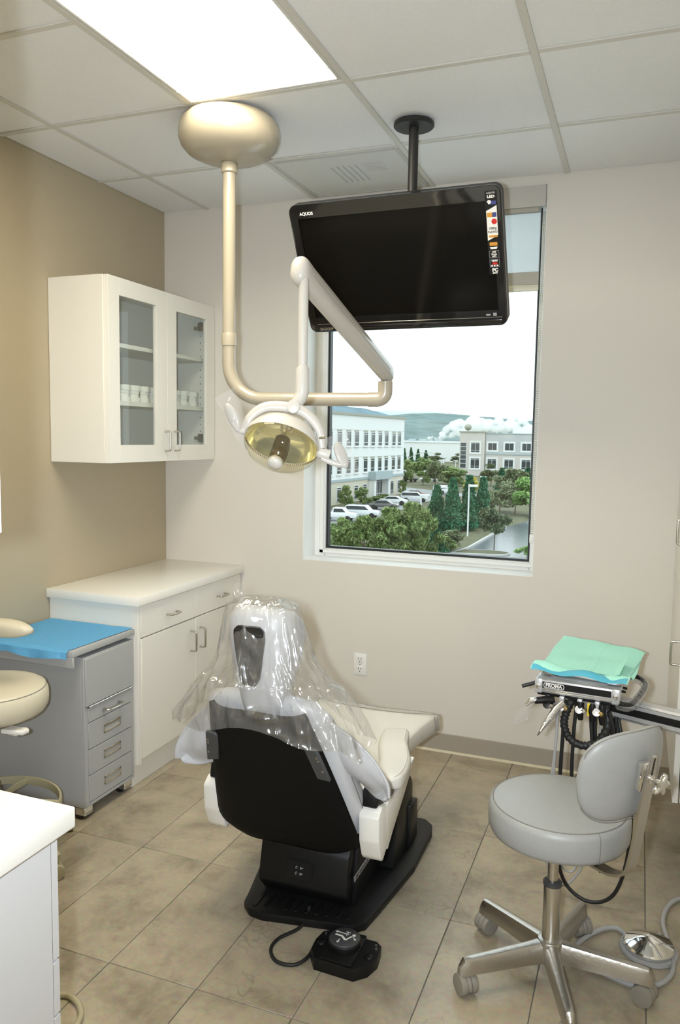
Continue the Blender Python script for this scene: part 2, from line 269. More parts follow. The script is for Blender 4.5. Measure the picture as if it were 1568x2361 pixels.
# ------------------------------------------------------------------ mesh builder
class MB:
    def __init__(s): s.bm = bmesh.new()
    def add(s, vs, fs, mt=None):
        bv = [s.bm.verts.new(mt @ Vector(v) if mt else v) for v in vs]
        for f in fs:
            try: s.bm.faces.new([bv[i] for i in f])
            except ValueError: pass
        return s
    def _take(s, t, mt=None):
        vs = [v.co.copy() for v in t.verts]; t.verts.index_update()
        fs = [[v.index for v in f.verts] for f in t.faces]; t.free(); return s.add(vs, fs, mt)
    def box(s, lo, hi, bev=0.0, seg=2, mt=None):
        t = bmesh.new(); bmesh.ops.create_cube(t, size=1.0)
        for v in t.verts: v.co = Vector([lo[i] + (v.co[i] + 0.5) * (hi[i] - lo[i]) for i in range(3)])
        if bev > 0: bmesh.ops.bevel(t, geom=t.edges[:], offset=min(bev, 0.49 * min(abs(hi[i] - lo[i]) for i in range(3))), segments=seg, profile=0.5, affect='EDGES')
        return s._take(t, mt)
    def prism(s, poly, z0, z1, bev=0.0, seg=2, mt=None):
        """polygon in XY extruded in Z (use mt to re-orient)"""
        t = bmesh.new(); n = len(poly)
        a = [t.verts.new((p[0], p[1], z0)) for p in poly]; b = [t.verts.new((p[0], p[1], z1)) for p in poly]
        t.faces.new(a[::-1]); t.faces.new(b)
        for i in range(n): t.faces.new((a[i], a[(i + 1) % n], b[(i + 1) % n], b[i]))
        bmesh.ops.recalc_face_normals(t, faces=t.faces[:])
        if bev > 0: bmesh.ops.bevel(t, geom=t.edges[:], offset=bev, segments=seg, profile=0.5, affect='EDGES')
        return s._take(t, mt)
    def tube(s, pts, r, n=10, closed=False, mt=None, flat=None):
        pts = [Vector(p) for p in pts]; k = len(pts); rr = r if isinstance(r, (list, tuple)) else [r] * k
        vs, fs = [], []
        tan = []
        for i in range(k):
            a = pts[(i - 1) % k] if (closed or i > 0) else pts[i]; b = pts[(i + 1) % k] if (closed or i < k - 1) else pts[i]
            tan.append((b - a).normalized())
        up = Vector((0, 0, 1)) if abs(tan[0].z) < 0.9 else Vector((1, 0, 0))
        u = tan[0].cross(up).normalized()
        for i in range(k):
            if i: u = (u - tan[i] * u.dot(tan[i])); u = u.normalized() if u.length > 1e-6 else tan[i].orthogonal().normalized()
            v = tan[i].cross(u)
            for j in range(n):
                a = 2 * PI * j / n
                vs.append(pts[i] + (u * math.cos(a) + v * math.sin(a) * (flat or 1.0)) * rr[i])
        for i in range(k if closed else k - 1):
            for j in range(n):
                i2 = (i + 1) % k
                fs.append((i * n + j, i * n + (j + 1) % n, i2 * n + (j + 1) % n, i2 * n + j))
        if not closed:
            fs.append(tuple(range(n))[::-1]); fs.append(tuple((k - 1) * n + j for j in range(n)))
        return s.add(vs, fs, mt)
    def lathe(s, prof, n=32, mt=None, sx=1.0, sy=1.0, a0=0.0, a1=2 * PI):
        full = abs(a1 - a0 - 2 * PI) < 1e-6; m_ = n if full else n + 1
        vs, fs = [], []
        for r, z in prof:
            for j in range(m_):
                a = a0 + (a1 - a0) * j / n; vs.append((r * math.cos(a) * sx, r * math.sin(a) * sy, z))
        for i in range(len(prof) - 1):
            for j in range(n):
                j2 = (j + 1) % m_; fs.append((i * m_ + j, i * m_ + j2, (i + 1) * m_ + j2, (i + 1) * m_ + j))
        if full:
            if prof[0][0] > 1e-6: fs.append(tuple(range(m_))[::-1])
            if prof[-1][0] > 1e-6: fs.append(tuple((len(prof) - 1) * m_ + j for j in range(m_)))
        s.add(vs, fs, mt); return s
    def cyl(s, c0, c1, r, n=20, bev=0.0):
        a, b = Vector(c0), Vector(c1); h = (b - a).length
        q = (b - a).to_track_quat('Z', 'Y').to_matrix().to_4x4(); q.translation = a
        p = [(r, 0), (r, h)] if bev <= 0 else [(r - bev, 0), (r - bev * .3, bev * .3), (r, bev), (r, h - bev), (r - bev * .3, h - bev * .3), (r - bev, h)]
        return s.lathe(p, n, q)
    def ell(s, c, r, nu=20, nv=12, mt=None):
        vs, fs = [], []
        for i in range(nv + 1):
            th = PI * i / nv
            for j in range(nu):
                ph = 2 * PI * j / nu
                vs.append((c[0] + r[0] * math.sin(th) * math.cos(ph), c[1] + r[1] * math.sin(th) * math.sin(ph), c[2] + r[2] * math.cos(th)))
        for i in range(nv):
            for j in range(nu): fs.append((i * nu + j, (i + 1) * nu + j, (i + 1) * nu + (j + 1) % nu, i * nu + (j + 1) % nu))
        return s.add(vs, fs, mt)
    def loft(s, rings, mt=None, cap=True):
        n = len(rings[0]); vs = [p for r in rings for p in r]; fs = []
        for i in range(len(rings) - 1):
            for j in range(n): fs.append((i * n + j, i * n + (j + 1) % n, (i + 1) * n + (j + 1) % n, (i + 1) * n + j))
        if cap: fs.append(tuple(range(n))[::-1]); fs.append(tuple((len(rings) - 1) * n + j for j in range(n)))
        return s.add(vs, fs, mt)
    def sheet(s, f, nu, nv, mt=None):
        vs = [f(i / nu, j / nv) for j in range(nv + 1) for i in range(nu + 1)]; fs = []
        for j in range(nv):
            for i in range(nu): a = j * (nu + 1) + i; fs.append((a, a + 1, a + nu + 2, a + nu + 1))
        return s.add(vs, fs, mt)
    def clean(s):
        bmesh.ops.remove_doubles(s.bm, verts=s.bm.verts[:], dist=1e-5); bmesh.ops.recalc_face_normals(s.bm, faces=s.bm.faces[:]); return s

def catmull(pts, n=8, closed=False):
    P = [Vector(p) for p in pts]; out = []; k = len(P)
    rng = range(k) if closed else range(k - 1)
    for i in rng:
        p0 = P[(i - 1) % k] if closed or i else P[0] * 2 - P[1]; p1 = P[i]; p2 = P[(i + 1) % k]
        p3 = P[(i + 2) % k] if closed or i < k - 2 else P[k - 1] * 2 - P[k - 2]
        for j in range(n):
            t = j / n; out.append(0.5 * ((2 * p1) + (p2 - p0) * t + (2 * p0 - 5 * p1 + 4 * p2 - p3) * t * t + (3 * p1 - p0 - 3 * p2 + p3) * t ** 3))
    if not closed: out.append(P[-1])
    return out

ORG = {}
def org(o):
    while o is not None:
        if o.name in ORG: return ORG[o.name]
        o = o.parent
    return Vector((0, 0, 0))
def obj(name, mb, mt, parent=None, ang=38, smooth=True, kind=None, label=None, fix=True, double=False):
    if fix: mb.clean()
    me = bpy.data.meshes.new(name); mb.bm.to_mesh(me); mb.bm.free()
    for x in (mt if isinstance(mt, list) else [mt]): me.materials.append(x)
    if parent is not None:
        off = org(parent)
        if off.length: me.transform(Matrix.Translation(-off))
    if smooth:
        me.polygons.foreach_set('use_smooth', [True] * len(me.polygons)); me.set_sharp_from_angle(angle=math.radians(ang))
    o = bpy.data.objects.new(name, me); COL.objects.link(o)
    if parent is not None: o.parent = parent
    if kind: o['kind'] = kind
    if label: o['label'] = label
    return o
def thing(name, label, cat, loc, group=None):
    o = bpy.data.objects.new(name, None); COL.objects.link(o); o.location = loc; o.empty_display_size = 0.1
    ORG[o.name] = Vector(loc); o['label'] = label; o['category'] = cat
    if group: o['group'] = group
    return o
def tag(o, label, cat, group=None):
    o['label'] = label; o['category'] = cat
    if group: o['group'] = group
    return o
def struct(name, mb, mt, parent=None, **k):
    o = obj(name, mb, mt, parent, **k)
    if parent is None: o['kind'] = 'structure'
    return o
def frame(o, x, y, z):
    q = Matrix.Identity(4)
    for i in range(3): q[i][0], q[i][1], q[i][2], q[i][3] = x[i], y[i], z[i], o[i]
    return q
def text(name, body, size, mt, parent, mw, align='LEFT', shear=0.0, bold=0.0, sx=1.0):
    cu = bpy.data.curves.new(name, 'FONT'); cu.body = body; cu.size = size; cu.align_x = align; cu.align_y = 'CENTER'; cu.shear = shear; cu.offset = bold; cu.extrude = 0.0002; cu.resolution_u = 3
    to = bpy.data.objects.new(name, cu); COL.objects.link(to)
    dg = bpy.context.evaluated_depsgraph_get(); dg.update(); me = bpy.data.meshes.new_from_object(to.evaluated_get(dg)); bpy.data.objects.remove(to); bpy.data.curves.remove(cu)
    me.transform(mw @ Matrix.Diagonal((sx, 1, 1, 1))); me.transform(Matrix.Translation(-org(parent))); me.materials.clear(); me.materials.append(mt)
    o = bpy.data.objects.new(name, me); COL.objects.link(o); o.parent = parent; return o
def shared(name, me, parent, loc, rot=(0, 0, 0)):
    o = bpy.data.objects.new(name, me); COL.objects.link(o); o.parent = parent; o.location = Vector(loc) - org(parent); o.rotation_euler = rot; return o
YZ = Matrix(((0, 0, 1, 0), (1, 0, 0, 0), (0, 1, 0, 0), (0, 0, 0, 1)))      # prism polygon given in (Y, Z), extruded along X
XZ = Matrix(((1, 0, 0, 0), (0, 0, 1, 0), (0, 1, 0, 0), (0, 0, 0, 1)))      # polygon in (X, Z), extruded along Y
H = 2.7315

# ================================================================== THE ROOM
WX0, WX1, WZ0, WZ1 = 0.835, 2.012, 0.912, 2.694      # window opening in the back wall
RX = 2.95                                             # right wall plane
fl_o = struct('floor', MB().box((-0.1, -5.6, -0.12), (RX, 0.0, -0.0025)), M['grout'])
gx = [1.66 + 0.2955 * k for k in range(-6, 6)]; gy = [-0.755 - 0.585 * k for k in range(-2, 8)]
TME = None
for i in range(len(gx) - 1):
    for j in range(len(gy) - 1):
        x0, x1, y1, y0 = max(gx[i], -0.05), min(gx[i + 1], RX), min(gy[j], 0.0), gy[j + 1]
        if x1 - x0 < 0.02 or y1 - y0 < 0.02: continue
        full = (x1 - x0 > 0.294 and y1 - y0 > 0.58)
        if full and TME is not None:
            o = bpy.data.objects.new('floor_tile', TME); COL.objects.link(o); o.parent = fl_o; o.location = ((x0 + x1) / 2, (y0 + y1) / 2, 0)
        else:
            hx, hy = (x1 - x0) / 2 - 0.0013, (y1 - y0) / 2 - 0.0013
            o = obj('floor_tile', MB().box((-hx, -hy, -0.008), (hx, hy, 0.0), 0.0012, 1), M['tile'], fl_o)
            o.location = ((x0 + x1) / 2, (y0 + y1) / 2, 0)
            if full: TME = o.data

# walls
struct('wall_left', MB().box((-0.12, -3.15, 0), (0, 0.0, H + 0.1)), M['wall_tan'])
wb_ = MB()
wb_.box((-0.12, 0, -0.1), (WX0, 0.22, H + 0.1)); wb_.box((WX1, 0, -0.1), (RX + 0.12, 0.22, H + 0.1))
wb_.box((WX0, 0, -0.1), (WX1, 0.22, WZ0)); wb_.box((WX0, 0, WZ1), (WX1, 0.22, H + 0.1))
struct('wall_back', wb_, M['wall'], fix=False)
struct('wall_right', MB().box((RX, -5.6, 0), (RX + 0.12, 0.0, H + 0.1)), M['wall'])
struct('wall_rear', MB().box((-0.1, -5.72, 0), (RX + 0.12, -5.6, H + 0.1)), M['wall'])
struct('wall_partition', MB().box((-0.12, -3.29, 0), (1.72, -3.17, H + 0.1)), M['wall'])
# cove base along the back wall, with its pale bottom lip
b = struct('baseboard_back', MB().box((0.50, -0.007, 0.008), (RX, -0.0005, 0.093), 0.002, 1), M['base'])
obj('base_lip', MB().prism([(0, 0), (-0.016, 0), (-0.012, 0.004), (-0.006, 0.010), (0, 0.012)], 0.50, RX, mt=YZ), mat('pale_base_lip', (0.60, 0.55, 0.40), 0.5), b)
struct('baseboard_left', MB().box((0.0005, -3.15, 0.0), (0.007, -0.95, 0.093), 0.002, 1), M['base'])

# ------------------------------------------------------------------ ceiling: slab, T-grid and lay-in tiles
cl = struct('ceiling', MB().box((-0.1, -5.6, H + 0.05), (RX, 0.0, H + 0.1)), M['ceil'])
GX = [0.266 + 0.6096 * k for k in range(-1, 6)]; GY = [-0.5525 - 0.6096 * k for k in range(-1, 9)]
LIGHTS = [(1, 2), (1, 3), (1, 6), (1, 7)]            # cells (i, j) that hold troffers
for x in GX:
    if -0.01 < x < RX: obj('grid_bar', MB().box((x - 0.012, -5.6, H), (x + 0.012, 0, H + 0.006), 0.001, 1), M['grid'], cl)
for y in GY:
    if y < -0.01 and y > -5.6:
        for i in range(len(GX)):
            x0 = max(GX[i] + 0.012, 0) if i >= 0 else 0
            x1 = min(GX[i] + 0.6096 - 0.012, RX)
            if x1 - x0 < 0.02: continue
            if GX[i] > 0.8 and GX[i] < 0.95 and any(abs(y - c) < 0.01 for c in (GY[3], GY[7])): continue
            obj('grid_bar', MB().box((x0, y - 0.012, H), (x1, y + 0.012, H + 0.006), 0.001, 1), M['grid'], cl)
CT = None
xs = sorted(set([0.0] + [x for x in GX if 0 < x < RX] + [RX])); ys = sorted([y for y in GY if -5.6 < y < -0.01] + [0.0, -5.6])
for i in range(len(xs) - 1):
    for j in range(len(ys) - 1):
        x0, x1, y0, y1 = xs[i], xs[i + 1], ys[j], ys[j + 1]
        cxm, cym = (x0 + x1) / 2, (y0 + y1) / 2
        if 0.876 < cxm < 1.486 and (-2.39 < cym < -1.16 or -4.83 < cym < -3.60): continue
        if 0.876 < cxm < 1.486 and cym > -0.5: continue
        a = x1 - x0 > 0.6 and y1 - y0 > 0.6
        if a and CT:
            o = bpy.data.objects.new('ceiling_tile', CT); COL.objects.link(o); o.parent = cl; o.location = (cxm, cym, 0)
        else:
            hx, hy = (x1 - x0) / 2 - 0.004, (y1 - y0) / 2 - 0.004
            t = MB(); t.box((-hx, -hy, H + 0.0062), (hx, hy, H + 0.022))
            o = obj('ceiling_tile', t, M['ceil'], cl, fix=False); o.location = (cxm, cym, 0)
            if a: CT = o.data

def troffer(x0, x1, y0, y1, label):
    r = thing('ceiling_light', label, 'light', ((x0 + x1) / 2, (y0 + y1) / 2, H))
    f = MB(); t = 0.014
    x0 += 0.013; x1 -= 0.013; y0 += 0.013; y1 -= 0.013
    for lo, hi in (((x0, y0, H + .001), (x0 + t, y1, H + .03)), ((x1 - t, y0, H + .001), (x1, y1, H + .03)), ((x0 + t, y0, H + .001), (x1 - t, y0 + t, H + .03)), ((x0 + t, y1 - t, H + .001), (x1 - t, y1, H + .03))):
        f.box(lo, hi, 0.004, 2)
    obj('frame', f, M['panelwhite'], r, fix=False)
    obj('housing', MB().box((x0, y0, H + .03), (x1, y1, H + .045)), M['panelwhite'], r)
    obj('diffuser', MB().box((x0 + t - .002, y0 + t - .002, H + .012), (x1 - t + .002, y1 - t + .002, H + .016)), M['diffuser'], r)
    for x in (x0 + .011, x1 - .011): obj('latch', MB().cyl((x, y1 - 0.10, H - .001), (x, y1 - 0.10, H + .003), .004, 10), M['panelwhite'], r)
    return r
troffer(0.8756, 1.4852, GY[4], GY[2], 'lit fluorescent ceiling panel set among the ceiling tiles')
troffer(0.8756, 1.4852, GY[8], GY[6], 'second fluorescent ceiling panel added behind the camera for light, out of view')  # unseen lit panel, added to brighten the room

# perforated air return beside the window wall
av = thing('air_vent', 'perforated square air return in the ceiling above the screen', 'vent', (1.18, -0.28, H))
t = MB(); x0, x1, y0, y1 = 0.890, 1.472, -0.538, -0.012
for lo, hi in (((x0, y0, H - .001), (x0 + .02, y1, H + .01)), ((x1 - .02, y0, H - .001), (x1, y1, H + .01)), ((x0 + .02, y0, H - .001), (x1 - .02, y0 + .02, H + .01)), ((x0 + .02, y1 - .02, H - .001), (x1 - .02, y1, H + .01))): t.box(lo, hi, .002, 1)
obj('frame', t, M['vent'], av, fix=False)
obj('perforated_plate', MB().box((x0 + .02, y0 + .02, H + .001), (x1 - .02, y1 - .02, H + .003)), M['perf'], av)
for k in range(5):
    obj('louvre', MB().box((1.12 + k * .028, -.40, H - .002), (1.126 + k * .028, -.19, H + .001)), M['vent'], av)
for k in range(4):
    obj('louvre', MB().box((1.27, -.40 + k * .028, H - .002), (1.36, -.394 + k * .028, H + .001)), M['vent'], av)

# ------------------------------------------------------------------ window
wf = MB(); FY0, FY1 = 0.155, 0.235
ix0, ix1, iz0, iz1 = 0.897, 1.974, 0.957, 2.640
for lo, hi in (((WX0, FY0, WZ0), (ix0, FY1, WZ1)), ((ix1, FY0, WZ0), (WX1, FY1, WZ1)), ((ix0, FY0, WZ0), (ix1, FY1, iz0)), ((ix0, FY0, iz1), (ix1, FY1, WZ1))): wf.box(lo, hi, .003, 1)
for lo, hi in (((ix0 - .028, FY0 - .012, iz0 - .024), (ix0 - .006, FY0, iz1)), ((ix0 - .028, FY0 - .012, iz0 - .024), (ix1 + .02, FY0, iz0 - .006))): wf.box(lo, hi, .002, 1)
win = struct('window_1', wf, M['winframe'], fix=False)
g = MB(); q = .011
for lo, hi in (((ix0, .170, iz0), (ix0 + q, .205, iz1)), ((ix1 - q, .170, iz0), (ix1, .205, iz1)), ((ix0 + q, .170, iz0), (ix1 - q, .205, iz0 + q)), ((ix0 + q, .170, iz1 - q), (ix1 - q, .205, iz1))): g.box(lo, hi)
obj('gasket', g, M['gasket'], win, fix=False)
obj('glass_pane', MB().sheet(lambda u, v: (ix0 + q + u * (ix1 - ix0 - 2 * q), .188, iz0 + q + v * (iz1 - iz0 - 2 * q)), 1, 1), M['glass'], win, smooth=False)
obj('glass_pane', MB().sheet(lambda u, v: (ix0 + q + u * (ix1 - ix0 - 2 * q), .200, iz0 + q + v * (iz1 - iz0 - 2 * q)), 1, 1), M['glass'], win, smooth=False)
t = MB(); t.box((WX0, 0.0, WZ0 - .001), (WX1, FY0, WZ0 + .004), .001, 1)
obj('window_sill', t, M['trimwhite'], win)
t = MB(); t.box((WX0 - .001, .001, WZ0 + .004), (WX0 + .003, FY0, WZ1)); t.box((WX1 - .003, .001, WZ0 + .004), (WX1 + .001, FY0, WZ1))
obj('reveal_lining', t, M['trimwhite'], win, fix=False)

# roller shade
rs = thing('roller_shade', 'half raised translucent roller shade in the window behind the screen', 'shade', (1.42, .04, 2.69))
t = MB(); t.prism([(-.012, 2.598), (-.012, 2.690), (.075, 2.690), (.075, 2.686), (-.007, 2.686), (-.007, 2.598)], WX0 + .004, WX1 - .004, mt=YZ)
obj('fascia', t, M['fascia'], rs, ang=20)
for x in (WX0 + .004, WX1 - .007): obj('end_cap', MB().box((x, -.014, 2.594), (x + .003, .076, 2.692), .001, 1), M['fascia'], rs)
obj('roller', MB().cyl((WX0 + .012, .045, 2.640), (WX1 - .02, .045, 2.640), .028, 24), M['hem'], rs)
obj('bottom_cover', MB().box((WX0 + .01, -.004, 2.578), (WX1 - .034, .012, 2.600), .002, 1), M['hem'], rs)
SX0, SX1 = WX0 + .020, 1.984
obj('fabric', MB().sheet(lambda u, v: (SX0 + u * (SX1 - SX0), .030, 2.318 + v * .30), 8, 8), M['shade'], rs)
obj('hem_pocket', MB().box((SX0, .027, 2.262), (SX1, .034, 2.320), .002, 1), M['hem'], rs)
obj('hem_bar', MB().box((SX0, .022, 2.233), (SX1, .038, 2.263), .005, 2), M['hembar'], rs)
ch = MB()
for x, zz0 in ((1.9955, 1.105), (2.0035, 1.105)):
    n = int((2.59 - zz0) / .0105)
    for k in range(n): ch.ell((x, .012, zz0 + k * .0105), (.0026, .0026, .0040), 6, 4)
obj('bead_chain', ch, M['hembar'], rs, fix=False, kind='stuff')
t = MB(); t.box((1.990, .004, 1.070), (2.009, .020, 1.112), .004, 2); t.cyl((1.999, .002, 1.092), (1.999, .022, 1.092), .009, 14)
obj('chain_tensioner', t, M['trimwhite'], rs, fix=False)

# wall outlet
ou = thing('wall_outlet', 'white duplex power outlet low on the wall beyond the chair', 'outlet', (1.165, 0, .392))
obj('cover_plate', MB().box((1.131, -.006, .336), (1.199, -.0004, .449), .003, 2), M['outlet'], ou)
for zc in (.418, .366):
    rc = obj('receptacle', MB().box((1.148, -.009, zc - .019), (1.182, -.004, zc + .019), .006, 2), M['outlet'], ou)
    for dx in (-.007, .007): obj('slot', MB().box((1.165 + dx - .0013, -.0095, zc - .002), (1.165 + dx + .0013, -.0088, zc + .010)), M['dark'], rc)
    obj('slot', MB().cyl((1.165, -.0095, zc - .010), (1.165, -.0088, zc - .010), .003, 10), M['dark'], rc)
obj('screw', MB().cyl((1.165, -.0075, .392), (1.165, -.005, .392), .003, 10), M['nickel'], ou)
# ================================================================== OUTSIDE THE WINDOW
G = -7.5
struct('ground', MB().box((-260, 12, G - 1.0), (120, 520, G - .02)), M['soil'], smooth=False)
def slab(name, pts, z0, z1, mt): return struct(name, MB().prism(pts, z0, z1), mt, smooth=False)
slab('road', [(-11.2, 55.6), (-10.4, 60.0), (-10.15, 78.2), (-8.5, 88.0), (6, 92), (14, 60), (14, 48), (-9.5, 48)], G - .3, G + .01, M['asphalt'])
slab('parking_lot', [(-34.0, 60.0), (-25.4, 60.0), (-25.2, 80), (-25.5, 95), (-26.0, 112), (-29.0, 128), (-32.6, 126), (-33.2, 92)], G - .3, G + .01, M['lot'])
slab('street', [(-70, 140), (-24, 118), (-8, 118), (-8, 124), (-24, 124.5), (-70, 160)], G - .3, G + .012, M['lot'])
slab('street_far', [(-95, 215), (-30, 190), (-30, 200), (-95, 228)], G - .3, G + .012, M['lot'])
isl = [(-11.0, 56.4), (-8.2, 56.9), (-7.0, 57.6), (-6.75, 58.3), (-7.05, 58.9), (-8.4, 59.4), (-10.6, 58.8)]
ki = struct('kerb_island', MB().prism(isl, G - .2, G + .14, .02, 1), M['kerb'])
obj('island_soil', MB().prism([(x * .94 - .53, (y - 57.8) * .80 + 57.8) for x, y in isl], G, G + .16), M['soil'], ki)
struct('kerb_strip', MB().prism([(-11.35, 55.6), (-11.2, 55.6), (-10.4, 60.0), (-10.15, 78.2), (-10.35, 78.2), (-10.6, 60.0)], G - .2, G + .15), M['kerb'])

# ---- white three storey building
F0 = Vector((-33.51, 119.17, 0)); fu = Vector((-.068, -.9977, 0)); fn = Vector((.9977, -.068, 0))       # along the facade / out of it
LM = frame(F0, fu, Vector((0, 0, 1)).cross(fu) * -1, Vector((0, 0, 1)))
LM = Matrix(((fu.x, fn.x, 0, F0.x), (fu.y, fn.y, 0, F0.y), (0, 0, 1, 0), (0, 0, 0, 1)))          # local: x along, y out, z up
wb1 = thing('office_building', 'white three-storey office building with paired narrow windows beyond the car park', 'building', (-34.4, 106, G))
Lb = 40.0
obj('wall', MB().box((0, -18, -4.15), (Lb, 0, 4.55), mt=LM), M['stucco'], wb1, smooth=False)
obj('wall', MB().box((0, -18, G), (Lb, 0, -4.50), mt=LM), M['stucco_b'], wb1, smooth=False)
obj('band', MB().box((-.05, -18, -4.50), (Lb, .14, -4.15), mt=LM), M['bluegrey'], wb1, smooth=False)
obj('parapet_cap', MB().box((-.2, -18.2, 4.55), (Lb, .22, 4.85), mt=LM), M['cap'], wb1, smooth=False)
for z in (2.55, .05, -1.25): obj('joint_line', MB().box((0, -.01, z), (Lb, .012, z + .05), mt=LM), M['kerb'], wb1, smooth=False)
def bwin(parent, x0, x1, z0, z1, mw, bars=True, trim=None, cols=0):
    f = MB(); t_ = .07
    for lo, hi in (((x0 - t_, .0, z0 - t_), (x0, .09, z1 + t_)), ((x1, .0, z0 - t_), (x1 + t_, .09, z1 + t_)), ((x0, .0, z0 - t_), (x1, .09, z0)), ((x0, .0, z1), (x1, .09, z1 + t_))): f.box(lo, hi, mt=mw)
    wn = obj('window', f, M['mullion'], parent, smooth=False, fix=False)
    obj('pane', MB().box((x0, -.02, z0), (x1, .03, z1), mt=mw), M['winglass'], wn, smooth=False)
    if bars:
        for z in (z1 - .28, z0 + .42): obj('mullion', MB().box((x0, .02, z), (x1, .07, z + .06), mt=mw), M['mullion'], wn, smooth=False)
    for k in range(1, cols): obj('mullion', MB().box((x0 + (x1 - x0) * k / cols - .04, .02, z0), (x0 + (x1 - x0) * k / cols + .04, .07, z1), mt=mw), M['mullion'], wn, smooth=False)
    if trim == 'sill': obj('sill', MB().box((x0 - .12, 0, z0 - .22), (x1 + .12, .20, z0 - .07), mt=mw), M['stucco'], wn, smooth=False)
    if trim == 'lintel': 
        obj('sill', MB().box((x0 - .12, 0, z0 - .22), (x1 + .12, .20, z0 - .07), mt=mw), M['stucco'], wn, smooth=False)
        obj('lintel', MB().box((x0 - .08, 0, z1 + .07), (x1 + .08, .05, z1 + .30), mt=mw), M['cap'], wn, smooth=False)
    if trim == 'surround':
        s_ = MB()
        for lo, hi in (((x0 - .42, 0, z0 - .42), (x0 - t_, .12, z1 + .42)), ((x1 + t_, 0, z0 - .42), (x1 + .42, .12, z1 + .42)), ((x0 - t_, 0, z0 - .42), (x1 + t_, .12, z0 - t_)), ((x0 - t_, 0, z1 + t_), (x1 + t_, .12, z1 + .42))): s_.box(lo, hi, mt=mw)
        obj('surround', s_, M['stucco'], wn, smooth=False, fix=False)
    return wn
cols_ = [1.62, 4.10, 7.20, 9.80, 12.60, 15.30, 18.55, 21.25, 24.25, 27.2]
for x in cols_:
    bwin(wb1, x, x + 1.40, .36, 2.22, LM, True, 'lintel'); bwin(wb1, x, x + 1.40, -3.38, -1.56, LM, True, 'lintel')
for x in (1.45, 4.55, 15.4, 18.55, 24.25): bwin(wb1, x, x + 1.30, -7.1, -5.25, LM, True)
ent = MB(); ent.box((7.9, 0, -4.62), (14.75, 1.2, -3.45), mt=LM); obj('entrance_canopy', ent, M['bluegrey'], wb1, smooth=False)
for x in (8.1, 13.7): obj('entrance_pier', MB().box((x, 0, G), (x + .8, .9, -4.62), mt=LM), M['stucco'], wb1, smooth=False)
bwin(wb1, 9.3, 13.2, -7.3, -4.75, LM, True, None, 4)
# ---- grey building across the street
RM2 = Matrix(((1, 0, 0, 0), (0, -1, 0, 190), (0, 0, 1, 0), (0, 0, 0, 1)))
rb1 = thing('grey_building', 'grey and taupe office block with square windows behind the trees', 'building', (-32, 196, -11))
obj('wall', MB().box((-33.4, -16, -11), (-14, 0, 2.85), mt=RM2), M['stucco_g'], rb1, smooth=False)
obj('wall_panel', MB().box((-33.2, 0, -11), (-14, .10, -2.2), mt=RM2), M['stucco_t'], rb1, smooth=False)
obj('tower', MB().box((-39.7, -14, -11), (-33.5, .6, 3.15), mt=RM2), M['stucco_t'], rb1, smooth=False)
obj('tower_cap', MB().box((-39.9, -14.2, 3.15), (-33.3, .8, 3.45), mt=RM2), M['cap'], rb1, smooth=False)
obj('parapet_cap', MB().box((-33.3, -16.1, 2.85), (-14, .15, 3.05), mt=RM2), M['bluegrey'], rb1, smooth=False)
obj('belt_course', MB().box((-33.3, 0, -2.2), (-14, .25, -1.85), mt=RM2), M['bluegrey'], rb1, smooth=False)
obj('roof_box', MB().box((-27.3, -8, 2.9), (-19, -3, 4.5), mt=RM2), M['stucco'], rb1, smooth=False)
RT = RM2 @ Matrix.Translation((0, .6, 0))
bwin(rb1, -39.45, -38.05, -5.6, .62, RT, False); 
for k in range(1, 6): obj('mullion', MB().box((-39.45, .62, -5.6 + k * 1.04), (-38.05, .68, -5.5 + k * 1.04), mt=RM2), M['mullion'], rb1, smooth=False)
bwin(rb1, -36.8, -34.75, -1.69, .65, RT, True, 'surround', 2); bwin(rb1, -36.8, -34.75, -5.6, -3.25, RT, True, 'surround', 2)
for x in (-32.7, -28.58, -24.44, -20.3):
    bwin(rb1, x, x + 2.05, -1.09, .58, RM2, False, 'surround', 2); bwin(rb1, x, x + 2.05, -5.6, -3.33, RM2 @ Matrix.Translation((0, .1, 0)), True, 'surround', 2)
rdr = MB(); rdr.ell((-37, 186, 4.4), (.9, .9, .8), 12, 8); rdr.box((-37.1, 185.9, 3.4), (-36.9, 186.1, 4.4)); obj('roof_vent', rdr, M['cap'], rb1, fix=False)
# ---- long white warehouse
wh = thing('warehouse', 'long low white warehouse in the distance below the hills', 'building', (-78, 310, -8))
obj('wall', MB().box((-130, 300, -9), (-40, 340, -.15)), M['stucco'], wh, smooth=False)
obj('roof_edge', MB().box((-130.3, 299.7, -.15), (-39.7, 340, .35)), M['trimwhite'], wh, smooth=False)
for x in (-86, -81.5, -75): obj('roof_unit', MB().box((x, 305, .3), (x + 2.2, 308, 1.3)), M['bluegrey'], wh, smooth=False)
